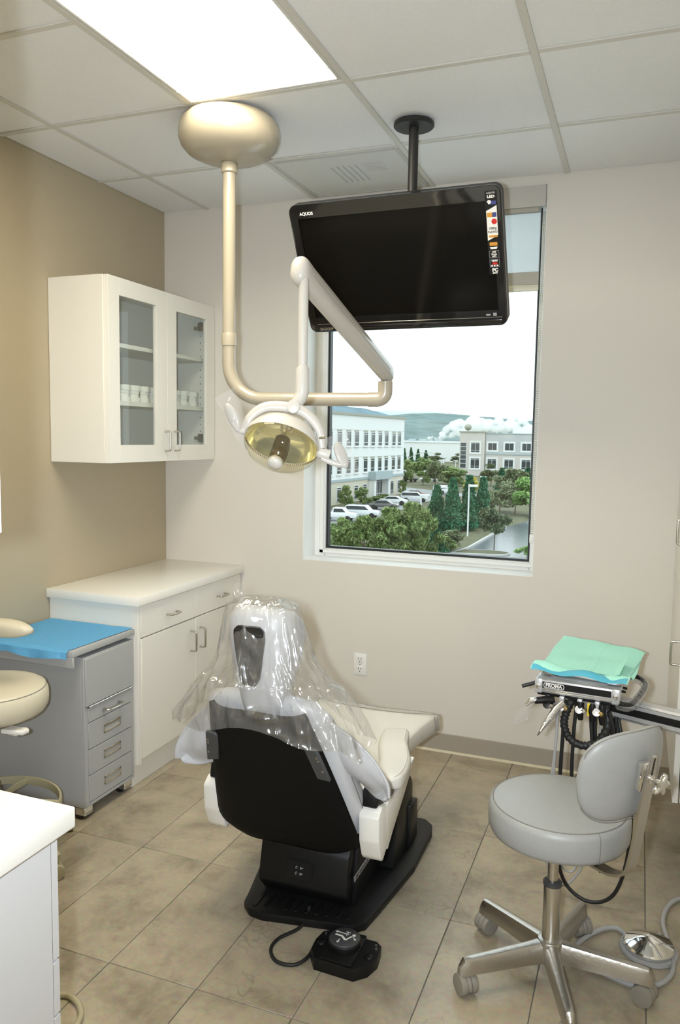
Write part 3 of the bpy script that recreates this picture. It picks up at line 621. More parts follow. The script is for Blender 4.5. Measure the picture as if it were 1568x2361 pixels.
# ---- hills
def ridge(name, pts, Y, depth, base, mt, seed, amp, nx=160):
    X = [p[0] for p in pts]
    def f(u, v):
        x = X[0] + (X[-1] - X[0]) * u
        for i in range(len(pts) - 1):
            if pts[i][0] <= x <= pts[i + 1][0] or i == len(pts) - 2: break
        k = max(0, min(1, (x - pts[i][0]) / (pts[i + 1][0] - pts[i][0]))); k = k * k * (3 - 2 * k); z = pts[i][1] + (pts[i + 1][1] - pts[i][1]) * k
        h = math.sin(PI * .5 * min(1, v * 1.25)) if v < .8 else 1 - (v - .8) * .6
        n = noise.fractal(Vector((x * 9 / depth, v * 5, seed)), 1, 2, 4) * amp
        return (x, Y - depth + depth * 1.25 * v, base + (z - base) * h + n * (.3 + .7 * h))
    return struct(name, MB().sheet(f, nx, 26), mt, ang=180)
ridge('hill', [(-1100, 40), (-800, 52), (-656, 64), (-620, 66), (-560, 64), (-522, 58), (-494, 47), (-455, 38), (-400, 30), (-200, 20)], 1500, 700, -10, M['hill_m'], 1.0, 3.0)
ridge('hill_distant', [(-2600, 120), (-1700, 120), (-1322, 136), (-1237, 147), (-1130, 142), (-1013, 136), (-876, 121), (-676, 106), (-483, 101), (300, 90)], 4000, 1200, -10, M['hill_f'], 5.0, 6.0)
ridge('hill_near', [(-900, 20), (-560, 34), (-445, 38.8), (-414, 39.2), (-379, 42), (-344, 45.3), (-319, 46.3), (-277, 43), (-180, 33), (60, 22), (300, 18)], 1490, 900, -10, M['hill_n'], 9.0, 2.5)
hr3 = random.Random(3)
town = MB()
for k in range(260):
    x = hr3.uniform(-520, -60); y = hr3.uniform(760, 1180); z = -10 + 52 * math.sin(PI * .5 * min(1, (y - 590) / 900)) * .62
    town.box((x - 4, y - 4, z - 4), (x + hr3.uniform(3, 8), y + 4, z + hr3.uniform(1.5, 4)))
obj('hillside_town', town, M['stucco_b'], smooth=False, fix=False, kind='stuff'); bpy.data.objects['hillside_town']['label'] = 'pale roofs scattered over the far wooded hillside'; bpy.data.objects['hillside_town']['category'] = 'town'
# ---- steam plume drifting to the right from a stack
stm = MB(); sr = random.Random(11)
sp_pts = [(-106, 1.5, 2.0), (-101, 3.0, 3.0), (-96, 5.0, 4.2), (-90, 7.2, 5.4), (-85, 9.0, 6.4), (-78, 8.8, 5.4), (-71, 8.2, 5.0), (-64, 8.0, 4.6), (-57, 8.2, 5.0), (-49, 7.6, 5.2), (-40, 8.5, 5.5)]
for (x, z, r) in sp_pts:
    for k in range(12):
        a = sr.uniform(0, 2 * PI); q_ = sr.uniform(.3, 1.0); rr = r * sr.uniform(.30, .55)
        stm.ell((x + math.cos(a) * r * q_, 420 + sr.uniform(-4, 4), max(z - r * .5, z + math.sin(a) * r * q_ * .75)), (rr, rr, rr * .85), 14, 9)
st_o = obj('steam_plume', stm, M['steam'], ang=180, fix=False, kind='stuff'); rm_ = st_o.modifiers.new('merge', 'REMESH'); rm_.mode = 'VOXEL'; rm_.voxel_size = .35; tag(st_o, 'white billowing steam plume rising before the hills', 'steam')

# ---- trees: crown of leaf blades over a forked trunk
tr_r = random.Random(21)
def crown_mesh(kind, n, seed):
    r_ = random.Random(seed); vs, fs = [], []
    lobes = []
    if kind in 'd':
        for k in range(9): z = .12 + .85 * k / 8; lobes.append((r_.uniform(-.10, .10) * (1 - z), r_.uniform(-.10, .10) * (1 - z), z, .34 * (1.12 - z) + .05, .12))
    elif kind == 's':
        for k in range(9): a = r_.uniform(0, 6.28); q_ = r_.uniform(.1, .34); lobes.append((q_ * math.cos(a), q_ * math.sin(a), r_.uniform(.52, .88), .17, .12))
    else:
        for k in range(15): a = r_.uniform(0, 6.28); q_ = r_.uniform(.05, .36); z = r_.uniform(.22, .90); q_ *= (1.15 - abs(z - .5)); lobes.append((q_ * math.cos(a), q_ * math.sin(a), z, r_.uniform(.12, .22), r_.uniform(.09, .15)))
    for k in range(n):
        l = lobes[r_.randrange(len(lobes))]
        d = Vector((r_.gauss(0, 1), r_.gauss(0, 1), r_.gauss(0, 1))).normalized() * (r_.random() ** .45)
        p = Vector((l[0] + d.x * l[3], l[1] + d.y * l[3], l[2] + d.z * l[4])); 
        if p.z > 1: p.z = 1
        a = Vector((r_.gauss(0, 1), r_.gauss(0, 1), r_.gauss(0, .7))).normalized(); b = a.orthogonal().normalized() if r_.random() < .5 else a.cross(Vector((0, 0, 1))).normalized()
        s = r_.uniform(.020, .042); i = len(vs); vs += [p - a * s * 1.5, p + b * s * .6, p + a * s * 1.5, p - b * s * .6]; fs.append((i, i + 1, i + 2, i + 3))
    me = bpy.data.meshes.new('crown'); me.from_pydata([tuple(v) for v in vs], [], fs); me.materials.append(LEAF[kind]); return me
def trunk_mesh(kind):
    b = MB(); top = .55 if kind != 's' else .75
    b.tube([(0, 0, -.03), (.006, .004, top * .5), (0, 0, top)], [.024, .017, .010] if kind != 's' else [.016, .013, .010], 7)
    for a in (0.3, 2.2, 4.4): b.tube([(0, 0, top * .55), (.10 * math.cos(a), .10 * math.sin(a), top * .9), (.17 * math.cos(a), .17 * math.sin(a), top * 1.15)], [.011, .008, .004], 6)
    b.clean(); me = bpy.data.meshes.new('trunk'); b.bm.to_mesh(me); b.bm.free(); me.materials.append(M['trunk']); return me
CR = {k: [crown_mesh(k, 5200 if k in 'gd' else 3600, 100 + ord(k) * 7 + j) for j in range(2)] for k in 'gdoyls'}
TK = {k: trunk_mesh(k) for k in 'gs'}
def tree(x, y, h, w_, kind, label, group=None, name='tree'):
    r = thing(name, label, 'tree', (x, y, G), group)
    o = bpy.data.objects.new('crown', CR[kind][tr_r.randrange(2)]); COL.objects.link(o); o.parent = r; o.scale = (w_ * 1.12, w_ * 1.12, h * 1.02); o.rotation_euler = (0, 0, tr_r.uniform(0, 6.28))
    o = bpy.data.objects.new('trunk', TK['s' if kind == 's' else 'g']); COL.objects.link(o); o.parent = r; o.scale = (h * .9, h * .9, h)
    return r
gl = [((-16.92, 47.91, 3.3, 2.3), 'mid green bushy tree nearest the window frame at the lower corner'), ((-15.03, 46.80, 3.7, 2.7), 'mid green bushy tree second from the window frame, below the white pickup'),
      ((-14.15, 48.66, 4.15, 3.2), 'tall mid green tree hiding the car park edge'), ((-13.03, 50.28, 4.45, 3.3), 'tallest mid green tree in the low row under the window'), ((-12.22, 52.46, 3.8, 2.6), 'mid green tree at the end of the low row beside the lamp post')]
for (a, lb) in gl: tree(*a, 'g', lb, 'bushy trees just below the window')
tree(-12.24, 55.83, 2.4, 2.3, 'd', 'small dark shrub-like tree before the tall lamp post base'); tree(-11.53, 58.29, 1.7, 2.2, 'o', 'low olive bush beside the kerb of the wet road', name='bush')
tree(-11.9, 56.9, 1.3, 2.0, 'g', 'low green bush between the dark shrub and the road', name='bush')
for (x, y, h, w_, lb) in ((-16.7, 74.15, 4.15, 2.9, 'dark green tree at the truck side of the thick clump'), (-15.1, 74.15, 4.9, 3.0, 'tall dark green tree left of the middle of the thick clump'), (-13.75, 75.60, 5.15, 3.0, 'tallest dark green tree, in the middle of the thick clump'), (-12.55, 77.02, 4.95, 2.8, 'dark green tree at the road side of the thick clump'),
                       (-16.0, 70.6, 3.4, 2.8, 'lower dark tree in front of the truck side of the thick clump'), (-14.4, 71.6, 3.9, 2.8, 'lower dark tree in front of the middle of the thick clump'), (-13.2, 73.0, 3.6, 2.6, 'lower dark tree behind the tall lamp post, road side of the thick clump')):
    tree(x, y, h, w_, 'd', lb, 'dark clump of trees')
tree(-12.30, 79.13, 3.5, 2.2, 'o', 'olive tree at the road side of the dark clump')
for a, k, lb in (((-41.54, 151.45, 4.6, 3.2), 'g', 'slim green tree at the corner of the white building'), ((-36.89, 144.35, 5.2, 4.4), 'g', 'round green tree right of the white building corner'), ((-32.83, 137.84, 4.9, 3.9), 'o', 'olive tree between the white building and the thin lamps'),
                 ((-33.29, 150.28, 3.6, 5.4), 'g', 'broad green tree in front of the grey tower'), ((-30.5, 145.0, 3.3, 5.0), 'g', 'broad green tree before the grey building entrance'), ((-24.01, 128.98, 2.8, 3.0), 'y', 'bright yellow tree below the grey tower'),
                 ((-24.62, 149.75, 4.3, 4.2), 'o', 'olive tree under the first square window of the grey building'), ((-18.37, 126.75, 4.3, 4.6), 'o', 'large grey-olive tree under the middle windows of the grey building'), ((-16.12, 125.94, 4.2, 4.0), 'o', 'olive tree right of the large grey-olive one'),
                 ((-16.40, 140.55, 3.9, 3.4), 'd', 'dark conifer before the last window of the grey building'), ((-14.84, 141.60, 4.2, 3.2), 'd', 'dark conifer at the edge of the window view'), ((-20.6, 138, 3.8, 3.4), 'd', 'dark tree behind the grey-olive ones'),
                 ((-13.76, 94.98, 3.8, 4.2), 'o', 'dull olive tree beside the dark clump'), ((-11.50, 92.49, 3.6, 3.8), 'o', 'dull olive tree above the wet road'), ((-9.53, 91.24, 4.5, 4.2), 'l', 'bright light green tree at the edge of the wet road'),
                 ((-8.0, 92.0, 3.6, 3.6), 'o', 'olive tree behind the blind chain'), ((-8.26, 59.42, 3.6, 2.9), 's', 'young grey-green tree on the kerb island in the wet road'),
                 ((-32.20, 89.53, 2.9, 2.0), 'g', 'young tree before the white building, nearest the window frame'), ((-31.77, 94.15, 2.4, 1.9), 'g', 'young tree before the white building entrance'), ((-31.9, 113.5, 2.6, 1.3), 'g', 'slender young tree at the far end of the white building'),
                 ((-61.66, 283.48, 3.6, 4.6), 'o', 'olive tree before the warehouse, beside the grey tower'), ((-68.19, 276.70, 3.8, 6.6), 'o', 'wide olive tree before the warehouse')):
    tree(*a, k, lb)
for x, y, h, w_, wh_ in ((-79.8, 277.99, 5.0, 3.0, 'against the white building edge'), (-77.6, 279.35, 5.3, 2.6, 'the tallest'), (-75.4, 281.42, 4.8, 2.8, 'third from the white building'), (-73.0, 283.50, 4.4, 3.2, 'the lowest, beside the street light')): tree(x, y, h, w_, 'd', 'dark conifer in the short row before the warehouse, ' + wh_, 'conifers before the warehouse')
for x, y, wh_ in ((-31.9, 96.5, 'nearest the window frame'), (-31.8, 99.2, 'second from the window frame'), (-31.7, 101.9, 'third from the window frame'), (-31.7, 104.6, 'nearest the entrance')): tree(x, y, .9, 2.4, 'g', 'low clipped hedge bush along the white building, ' + wh_, 'hedge bushes by the white building', 'bush')
for x, y, w_, wh_ in ((-5.4, 57.3, 1.6, 'smaller'), (-4.5, 59.6, 2.0, 'larger')): tree(x, y, 1.0, w_, 'l', wh_ + ' bright weed-like bush at the lower window corner by the road', 'weeds at the window corner', 'bush')

# ---- white parking lot lamp posts
posts = [(-12.31, 68.53, 4.85, 1, 'tall white lamp post standing before the dark clump of trees'), (-17.01, 69.02, 3.74, 1, 'white lamp post rising behind the bushy trees'), (-20.78, 96.31, 2.87, -1, 'white lamp post with its head over the parked white truck'), (-21.12, 124.96, 2.98, -1, 'white lamp post beside the yellow tree'),
         (-40.25, 173.09, 3.48, 0, 'thin white lamp post with a flat top, nearer the white building'), (-46.22, 200.55, 4.01, 0, 'thin white lamp post with a flat top, the taller far one'), (-43.56, 202.77, 3.23, 0, 'thin white lamp post before the grey tower'), (-18.30, 139.26, 3.27, -1, 'white lamp post among the olive trees'), (-16.54, 140.45, 3.44, 1, 'white lamp post at the edge of the window view')]
for x, y, h, sd, lb in posts:
    r = thing('lamp_post', lb, 'lamp post', (x, y, G), 'white car park lamp posts')
    k = .055 + y * .0003; obj('pole', MB().tube([(x, y, G - .1), (x, y, G + h)], [k, k * .9], 8), M['postwhite'], r)
    L_ = .62 + y * .002
    if sd: obj('lamp_head', MB().box((x + (.05 if sd > 0 else -L_ - .05), y - .18, G + h - .24), (x + (L_ + .05 if sd > 0 else -.05), y + .18, G + h - .02), .04, 2), M['postwhite'], r); obj('head_arm', MB().box((min(x, x + sd * .15), y - .05, G + h - .10), (max(x, x + sd * .15), y + .05, G + h)), M['postwhite'], r)
    else: obj('lamp_head', MB().box((x - L_ * .55, y - .2, G + h - .05), (x + L_ * .55, y + .2, G + h + .16), .04, 2), M['postwhite'], r)
# ---- parked cars
def car(x, y, rz, col, label, kind='sedan', s=1.0):
    r = thing('car', label, 'car', (x, y, G), 'cars parked outside')
    R_ = Matrix.Translation((x, y, G + .012)) @ Matrix.Rotation(rz, 4, 'Z') @ Matrix.Scale(s, 4)
    mt = mat('car_paint', col, .25, coat=.6)
    sidep = {'sedan': [(-2.25, .35), (-2.2, .85), (-1.5, .92), (-.9, 1.36), (.55, 1.38), (1.25, .95), (2.15, .80), (2.25, .35)],
             'suv': [(-2.25, .4), (-2.25, 1.0), (-2.1, 1.65), (.5, 1.66), (1.15, 1.05), (2.1, .95), (2.25, .4)],
             'pickup': [(-2.6, .45), (-2.6, 1.05), (-.6, 1.05), (-.5, 1.70), (.75, 1.70), (1.3, 1.15), (2.3, 1.05), (2.45, .45)]}[kind]
    obj('body', MB().prism(sidep, -.86, .86, .08, 2, R_ @ XZ), mt, r)
    gp_ = {'sedan': [(-1.35, .93), (-.88, 1.29), (.50, 1.31), (1.08, .96)], 'suv': [(-2.12, 1.08), (-2.02, 1.55), (.45, 1.56), (.98, 1.08)], 'pickup': [(-.42, 1.12), (-.38, 1.60), (.70, 1.60), (1.15, 1.16)]}[kind]
    obj('windows', MB().prism(gp_, -.875, .875, .02, 1, R_ @ XZ), M['winglass'], r)
    for wx in (-1.4, 1.4):
        for wy in (-.82, .82): obj('wheel', MB().cyl(R_ @ Vector((wx, wy - .1, .33)), R_ @ Vector((wx, wy + .1, .33)), .33, 14), M['tyre'], r)
cars = [(-27.9, 75.2, .15, (.78, .79, .80), 'white pickup parked nearest the window frame', 'pickup'), (-26.6, 79.6, .1, (.75, .77, .78), 'white sport utility car beside the white pickup', 'suv'), (-27.6, 90.6, .12, (.10, .095, .09), 'dark grey sedan before the hedge', 'sedan'),
        (-28.6, 98.0, .15, (.74, .75, .76), 'white sedan behind the dark grey one', 'sedan'), (-27.3, 104.0, .2, (.72, .73, .74), 'white car at the end of the row by the entrance', 'suv'), (-29.3, 111.5, .2, (.22, .10, .09), 'maroon sedan by the far end of the white building', 'sedan'),
        (-42.3, 153.0, .9, (.06, .06, .065), 'black car under the trees across the street', 'suv'), (-38.6, 155.5, .3, (.7, .72, .74), 'small white car across the street under the trees', 'sedan'), (-27.6, 122.0, 1.3, (.78, .80, .82), 'white truck on the street behind the dark clump', 'suv'), (-43.8, 197.5, .2, (.6, .62, .64), 'pale car on the far street', 'suv')]
for c in cars: car(*c, .86)
# street light with a long curved arm on the far street
sl_ = thing('street_light', 'grey street light with a long curved arm before the warehouse', 'lamp post', (-68.5, 245, G))
obj('pole', MB().tube([(-68.5, 245, G), (-68.5, 245, G + 4.6)], .12, 8), M['kerb'], sl_); obj('arm', MB().tube(catmull([(-68.5, 245, G + 2.5), (-66.5, 245, G + 3.6), (-64.0, 245, G + 4.3), (-61.5, 245, G + 4.4)], 5), .10, 6), M['kerb'], sl_); obj('lamp_head', MB().box((-61.6, 244.8, G + 4.25), (-60.4, 245.2, G + 4.45)), M['kerb'], sl_)
# ================================================================== CABINETS
def pull(name, a, b, out, r, mt, parent):
    """bow handle from a to b standing off along out"""
    a, b, out = Vector(a), Vector(b), Vector(out)
    d = (b - a); k = out.length * .55
    pts = [a, a + out * .55, a + out * .88 + d.normalized() * k * .25, a + out + d.normalized() * k]
    pts = [a, a + out * .6] + catmull([a + out * .6, a + out * .93 + d.normalized() * k * .18, a + out + d.normalized() * k], 4)[1:]
    pts2 = [b, b + out * .6] + catmull([b + out * .6, b + out * .93 - d.normalized() * k * .18, b + out - d.normalized() * k], 4)[1:]
    return obj(name, MB().tube(pts + pts2[::-1], r, 10), mt, parent)

# ---- wall cabinet with glazed doors
wc = thing('wall_cabinet', 'white wall cabinet with two glazed doors over the low worktop', 'cabinet', (0.155, -.455, 1.423))
CX1, CY0, CY1, CZ0, CZ1 = .290, -.908, -.004, 1.423, 2.226
obj('side_panel', MB().box((0.002, CY0, CZ0), (CX1, CY0 + .018, CZ1), .001, 1), M['white'], wc)
obj('side_panel', MB().box((0.002, CY1 - .018, CZ0), (CX1, CY1, CZ1), .001, 1), M['white'], wc)
obj('top_panel', MB().box((0.002, CY0 + .018, CZ1 - .018), (CX1, CY1 - .018, CZ1)), M['white'], wc)
obj('bottom_panel', MB().box((0.002, CY0 + .018, CZ0), (CX1, CY1 - .018, CZ0 + .018)), M['white'], wc)
obj('back_panel', MB().box((0.002, CY0 + .018, CZ0 + .018), (.010, CY1 - .018, CZ1 - .018)), M['white'], wc)
obj('shelf', MB().box((.011, CY0 + .019, 1.934), (.275, CY1 - .019, 1.953), .001, 1), M['white'], wc)
obj('shelf', MB().box((.011, CY0 + .019, 1.678), (.275, CY1 - .019, 1.699), .001, 1), M['white'], wc)
t = MB()
for k in range(19):
    z = 1.50 + k * .036
    if any(abs(z - q_) < .015 for q_ in (1.94, 1.69)): continue
    t.cyl((.235, CY1 - .0176, z), (.235, CY1 - .0190, z), .0028, 8)
obj('shelf_pin_holes', t, M['dark'], wc, kind='stuff', fix=False)
for (y0, y1, gy0, gy1, hy) in ((-.900, -.4545, -.822, -.541, -.473), (-.4515, -.006, -.372, -.086, -.391)):
    d = MB(); gz0, gz1 = 1.502, 2.150; X0, X1 = .291, .312
    for lo, hi in (((X0, y0, CZ0), (X1, gy0, CZ1)), ((X0, gy1, CZ0), (X1, y1, CZ1)), ((X0, gy0, CZ0), (X1, gy1, gz0)), ((X0, gy0, gz1), (X1, gy1, CZ1))): d.box(lo, hi, .0008, 1)
    dr = obj('door', d, M['white'], wc, fix=False)
    obj('glass_pane', MB().sheet(lambda u, v: (.298, gy0 + u * (gy1 - gy0), gz0 + v * (gz1 - gz0)), 1, 1), M['cabglass'], dr, smooth=False)
    pull('handle', (X1, hy, 1.473), (X1, hy, 1.566), (.030, 0, 0), .0045, M['nickel'], dr)
    if y0 > -.5:
        for z in (2.115, 1.535):
            hg = MB(); hg.box((.205, -.040, z - .009), (.262, -.024, z + .009), .002, 1); hg.box((.252, -.080, z - .022), (.290, -.024, z + .022), .003, 1)
            obj('hinge', hg, M['nickel'], dr, fix=False)
# plaster casts standing on the lower shelf
def cast(y, a, s, label):
    r = thing('plaster_cast', label, 'cast', (.215, y, 1.699), 'plaster casts on the cabinet shelf')
    R_ = Matrix.Translation((.215, y, 1.699)) @ Matrix.Rotation(a, 4, 'Z')
    foot = [(-.030, -.034), (.016, -.034), (.034, -.018), (.036, 0), (.034, .018), (.016, .034), (-.030, .034)]
    foot = [(p[0] * s, p[1] * s) for p in foot]
    lo = MB(); lo.prism(foot, 0, .024, .003, 2, R_)
    for k in range(11):
        th = -1.35 + 2.7 * k / 10
        lo.ell((0.027 * s * math.cos(th) - .004, .027 * s * math.sin(th), .029), (.0055, .0055, .010), 8, 6, R_)
    lo.lathe([(.030 * s, .020), (.029 * s, .029), (.022 * s, .030), (.020 * s, .022)], 16, R_, a0=-1.6, a1=1.6)
    obj('lower_cast', lo, M['plaster'], r, fix=False)
    up = MB(); T2 = R_ @ Matrix.Translation((.002, .001, 0))
    up.prism([(p[0] * .97, p[1] * .95) for p in foot], .052, .078, .003, 2, T2)
    for k in range(11):
        th = -1.3 + 2.6 * k / 10
        up.ell((0.028 * s * math.cos(th) - .004, .028 * s * math.sin(th), .045), (.0055, .0055, .010), 8, 6, T2)
    up.lathe([(.021 * s, .054), (.024 * s, .046), (.030 * s, .046), (.031 * s, .056)], 16, T2, a0=-1.6, a1=1.6)
    obj('upper_cast', up, M['plaster'], r, fix=False)
casts = [(-.672, .1, .98, 'plaster cast of two jaws at the cabinet door edge furthest from the corner'), (-.598, -.15, .97, 'plaster cast of two jaws, second one in the glazed door nearest the hanging stool'),
         (-.520, .2, 1.0, 'tall plaster cast of two jaws in the middle of the first glazed door'), (-.441, 0, .98, 'plaster cast of two jaws half cut by the frame of the first glazed door'),
         (-.252, .1, .98, 'plaster cast half hidden by the middle door frame, in the second glazed door'), (-.174, -.1, .95, 'plaster cast of two jaws in the middle of the second glazed door'),
         (-.084, .12, 1.0, 'plaster cast of two jaws nearest the room corner and the hinges')]
for c in casts: cast(*c)

# ---- base cabinet and worktop
bc = thing('base_cabinet', 'white base cabinet with two drawers and two doors in the corner', 'cabinet', (.23, -.47, 0))
BY0, BY1 = -.935, -.004
obj('side_panel', MB().box((.002, BY0, .105), (.455, BY0 + .019, .8165), .001, 1), M['white'], bc)
obj('side_panel', MB().box((.002, BY1 - .019, .105), (.455, BY1, .8165), .001, 1), M['white'], bc)
obj('carcass', MB().box((.002, BY0 + .019, .105), (.450, BY1 - .019, .8165)), M['white'], bc)
obj('toe_kick', MB().box((.002, BY0 + .004, 0), (.432, BY1, .105)), M['white'], bc)
t = MB(); t.box((.4545, BY0, .105), (.474, BY0 + .020, .8165), .001, 1); obj('stile', t, M['white'], bc)
ymid = -.468
for (y0, y1, hy, ya, yb) in ((BY0 + .022, ymid - .0015, -.512, -.715, -.640), (ymid + .0015, BY1 - .008, -.428, -.262, -.186)):
    d = obj('door', MB().box((.456, y0, .128), (.475, y1, .665), .0012, 1), M['white'], bc)
    pull('handle', (.475, hy, .514), (.475, hy, .610), (.031, 0, 0), .0048, M['nickel'], d)
    d = obj('drawer', MB().box((.456, y0, .671), (.475, y1, .811), .0012, 1), M['white'], bc)
    pull('handle', (.475, ya, .735), (.475, yb, .735), (.031, 0, 0), .0048, M['nickel'], d)
tag(obj('worktop', MB().box((.001, -.955, .8175), (.492, -.001, .857), .0025, 2), M['white2']), 'white laminate worktop on the base cabinet in the corner', 'worktop')

# ---- counter at the near left, its drawers face the window
fc = thing('drawer_cabinet', 'white drawer cabinet under the near counter, seen from its end', 'cabinet', (1.0, -2.9, 0))
obj('end_panel', MB().box((1.470, -3.165, 0), (1.489, -2.628, .829), .001, 1), M['white_dimmed'], fc)
obj('carcass', MB().box((.35, -3.165, .09), (1.469, -2.632, .829)), M['white_dimmed'], fc)
obj('toe_kick', MB().box((.36, -3.16, 0), (1.468, -2.70, .09)), M['white_dimmed'], fc)
zz = [(.092, .463), (.468, .572), (.577, .826)]
for z0, z1 in zz:
    for x0, x1 in ((1.03, 1.489), (.57, 1.026)):
        d = obj('drawer', MB().box((x0, -2.631, z0), (x1, -2.611, z1), .0012, 1), M['white_dimmed'], fc)
        xc = (x0 + x1) / 2; pull('handle', (xc - .045, -2.611, (z0 + z1) / 2), (xc + .045, -2.611, (z0 + z1) / 2), (0, .031, 0), .0048, M['nickel'], d)
tag(obj('countertop', MB().box((.33, -3.168, .830), (1.521, -2.598, .870), .004, 3), M['white2']), 'white laminate countertop cut by the picture edge at lower left', 'worktop')

# upper cabinet over that counter (only its lower corner reaches the frame)
uc = thing('upper_cabinet', 'white upper cabinet over the near counter, a sliver of its corner showing', 'cabinet', (1.1, -3.0, 1.41))
obj('carcass', MB().box((.55, -3.168, 1.410), (1.621, -2.882, 2.22), .001, 1), M['white'], uc)
for x0, x1 in ((.55, 1.079), (1.083, 1.621)):
    d = obj('door', MB().box((x0, -2.880, 1.410), (x1, -2.861, 2.22), .001, 1), M['white'], uc)
    xc = x1 - .05 if x0 < .6 else x0 + .05
    pull('handle', (xc, -2.861, 1.46), (xc, -2.861, 1.556), (0, .031, 0), .0048, M['nickel'], d)

# ---- wall-hung cabinet beside the back wall at the right
hc = thing('wall_hung_cabinet', 'cream wall-hung cabinet at the far end of the side wall, doors edge on', 'cabinet', (2.79, -.39, .27))
obj('side_panel', MB().box((2.647, -.770, .270), (2.948, -.751, 2.25), .001, 1), M['white'], hc)
obj('side_panel', MB().box((2.647, -.021, .270), (2.948, -.002, 2.25), .001, 1), M['white'], hc)
obj('carcass', MB().box((2.650, -.751, .270), (2.948, -.021, 2.25)), M['white'], hc)
for z0, z1, h0, h1 in ((.268, .998, .762, .846), (1.002, 2.25, 1.195, 1.282)):
    d = obj('door', MB().box((2.623, -.772, z0), (2.643, -.003, z1), .001, 1), M['white'], hc)
    pull('handle', (2.623, -.735, h0), (2.623, -.735, h1), (-.030, 0, 0), .0045, M['nickel'], d)

# ---- grey rolling supply cart
ct = thing('supply_cart', 'grey metal rolling cart of drawers beside the base cabinet', 'cart', (.23, -1.09, 0))
KX, KY0, KY1 = .455, -1.268, -.945
obj('body', MB().box((.012, KY0, .055), (KX - .012, KY1, .672), .002, 1), M['greymetal'], ct)
fr = MB(); fz = [(KY0, KY0 + .022, .055, .672), (KY1 - .016, KY1, .055, .672)]
for y0, y1, z0, z1 in fz: fr.box((KX - .014, y0, z0), (KX, y1, z1), .001, 1)
fr.box((KX - .014, KY0 + .022, .055), (KX, KY1 - .016, .068), .001, 1); fr.box((KX - .014, KY0 + .022, .660), (KX, KY1 - .016, .672), .001, 1)
obj('front_frame', fr, M['greymetal'], ct, fix=False)
obj('gap_backing', MB().box((KX - .0145, KY0 + .02, .06), (KX - .009, KY1 - .014, .668)), M['greyedge'], ct)
DY0, DY1 = KY0 + .024, KY1 - .018
fd = obj('flap_door', MB().box((KX - .010, KY0 + .002, .474), (KX + .009, KY1 - .010, .668), .0015, 1), M['greymetal'], ct)
t = MB()
for k in range(9):
    a = DY0 + (DY1 - DY0) * k / 9; b_ = DY0 + (DY1 - DY0) * (k + .94) / 9
    t.cyl((KX + .004, a, .467), (KX + .004, b_, .467), .0045, 10)
obj('piano_hinge', t, M['chrome'], fd, fix=False)
def recess_pull(parent, yc, zc, w=.108, h=.036):
    t = MB(); x = KX - .002 + .004
    for lo, hi in (((x - .003, yc - w / 2, zc - h / 2), (x + .002, yc - w / 2 + .006, zc + h / 2)), ((x - .003, yc + w / 2 - .006, zc - h / 2), (x + .002, yc + w / 2, zc + h / 2)), ((x - .003, yc - w / 2, zc - h / 2), (x + .002, yc + w / 2, zc - h / 2 + .006)), ((x - .003, yc - w / 2, zc + h / 2 - .010), (x + .002, yc + w / 2, zc + h / 2))): t.box(lo, hi, .001, 1)
    obj('recess_pull', t, M['steel'], parent, fix=False)
    obj('pull_bowl', MB().prism([(x - .0030, zc - h / 2 + .006), (x - .0030, zc + h / 2 - .010), (x - .0020, zc + h / 2 - .010), (x - .0010, zc - h / 2 + .016), (x + .0018, zc - h / 2 + .006)], yc - w / 2 + .006, yc + w / 2 - .006, mt=Matrix(((1, 0, 0, 0), (0, 0, 1, 0), (0, 1, 0, 0), (0, 0, 0, 1)))), M['lcdblue'], parent)
for n_, (z0, z1) in enumerate(((.402, .460), (.292, .398), (.184, .288), (.072, .180))):
    d = obj('drawer', MB().box((KX - .008, DY0, z0), (KX + .001, DY1, z1), .001, 1), M['greymetal'], ct)
    if n_ == 0:
        hb = [(KX + .001, -1.150, .430), (KX + .022, -1.146, .430), (KX + .028, -1.125, .430), (KX + .030, -1.10, .430), (KX + .028, -1.075, .430), (KX + .022, -1.054, .430), (KX + .001, -1.050, .430)]
        obj('handle', MB().tube(catmull(hb, 4), .009, 10, flat=.45), M['nickel'], d)
    else: recess_pull(d, -1.096, (.345, .239, .126)[n_ - 1])
tp = MB(); tp.box((.010, -1.335, .690), (KX + .005, -.938, .716), .003, 2); tp.box((.010, -1.335, .648), (KX + .005, -1.322, .690), .002, 1)
obj('top', tp, M['greymetal'], ct, fix=False)
for x, y in ((.405, -1.235), (.405, -.975), (.06, -1.235), (.06, -.975)):
    c = MB(); c.box((x - .010, y - .025, .016), (x + .040, y + .025, .056), .003, 1)
    cs = obj('caster', c, M['chrome'], ct)
    for dy in (-.016, .016):
        obj('wheel', MB().cyl((x + .008, y + dy - .008, .024), (x + .008, y + dy + .008, .024), .024, 20, .004), M['rubber'], cs)
# blue wrap over the cart top
def blue(u, v):
    # u along X, v along Y from far to near then over the edge
    x = .012 + u * .440 - (.010 * v if u > .9 else 0); L_ = .403; s_ = v * (L_ + .034)
    wob = .0022 * noise.noise(Vector((u * 6, v * 7, 3))) + .0018
    if s_ < L_: return (x, -.940 - s_, .7175 + abs(wob) + (.002 * math.sin(u * 9) if v > .9 else 0))
    k = s_ - L_
    return (x + .012 * (1 - u) * 0, -.940 - L_ - .004 - .006 * (k / .034) * (1 + .8 * math.sin(u * 17)) - .002, .716 - k * (1 + .18 * math.sin(u * 11 + 1)))
tag(obj('sterile_wrap', MB().sheet(blue, 40, 44), M['bluecloth']), 'blue nonwoven wrap spread over the grey cart top', 'cloth')
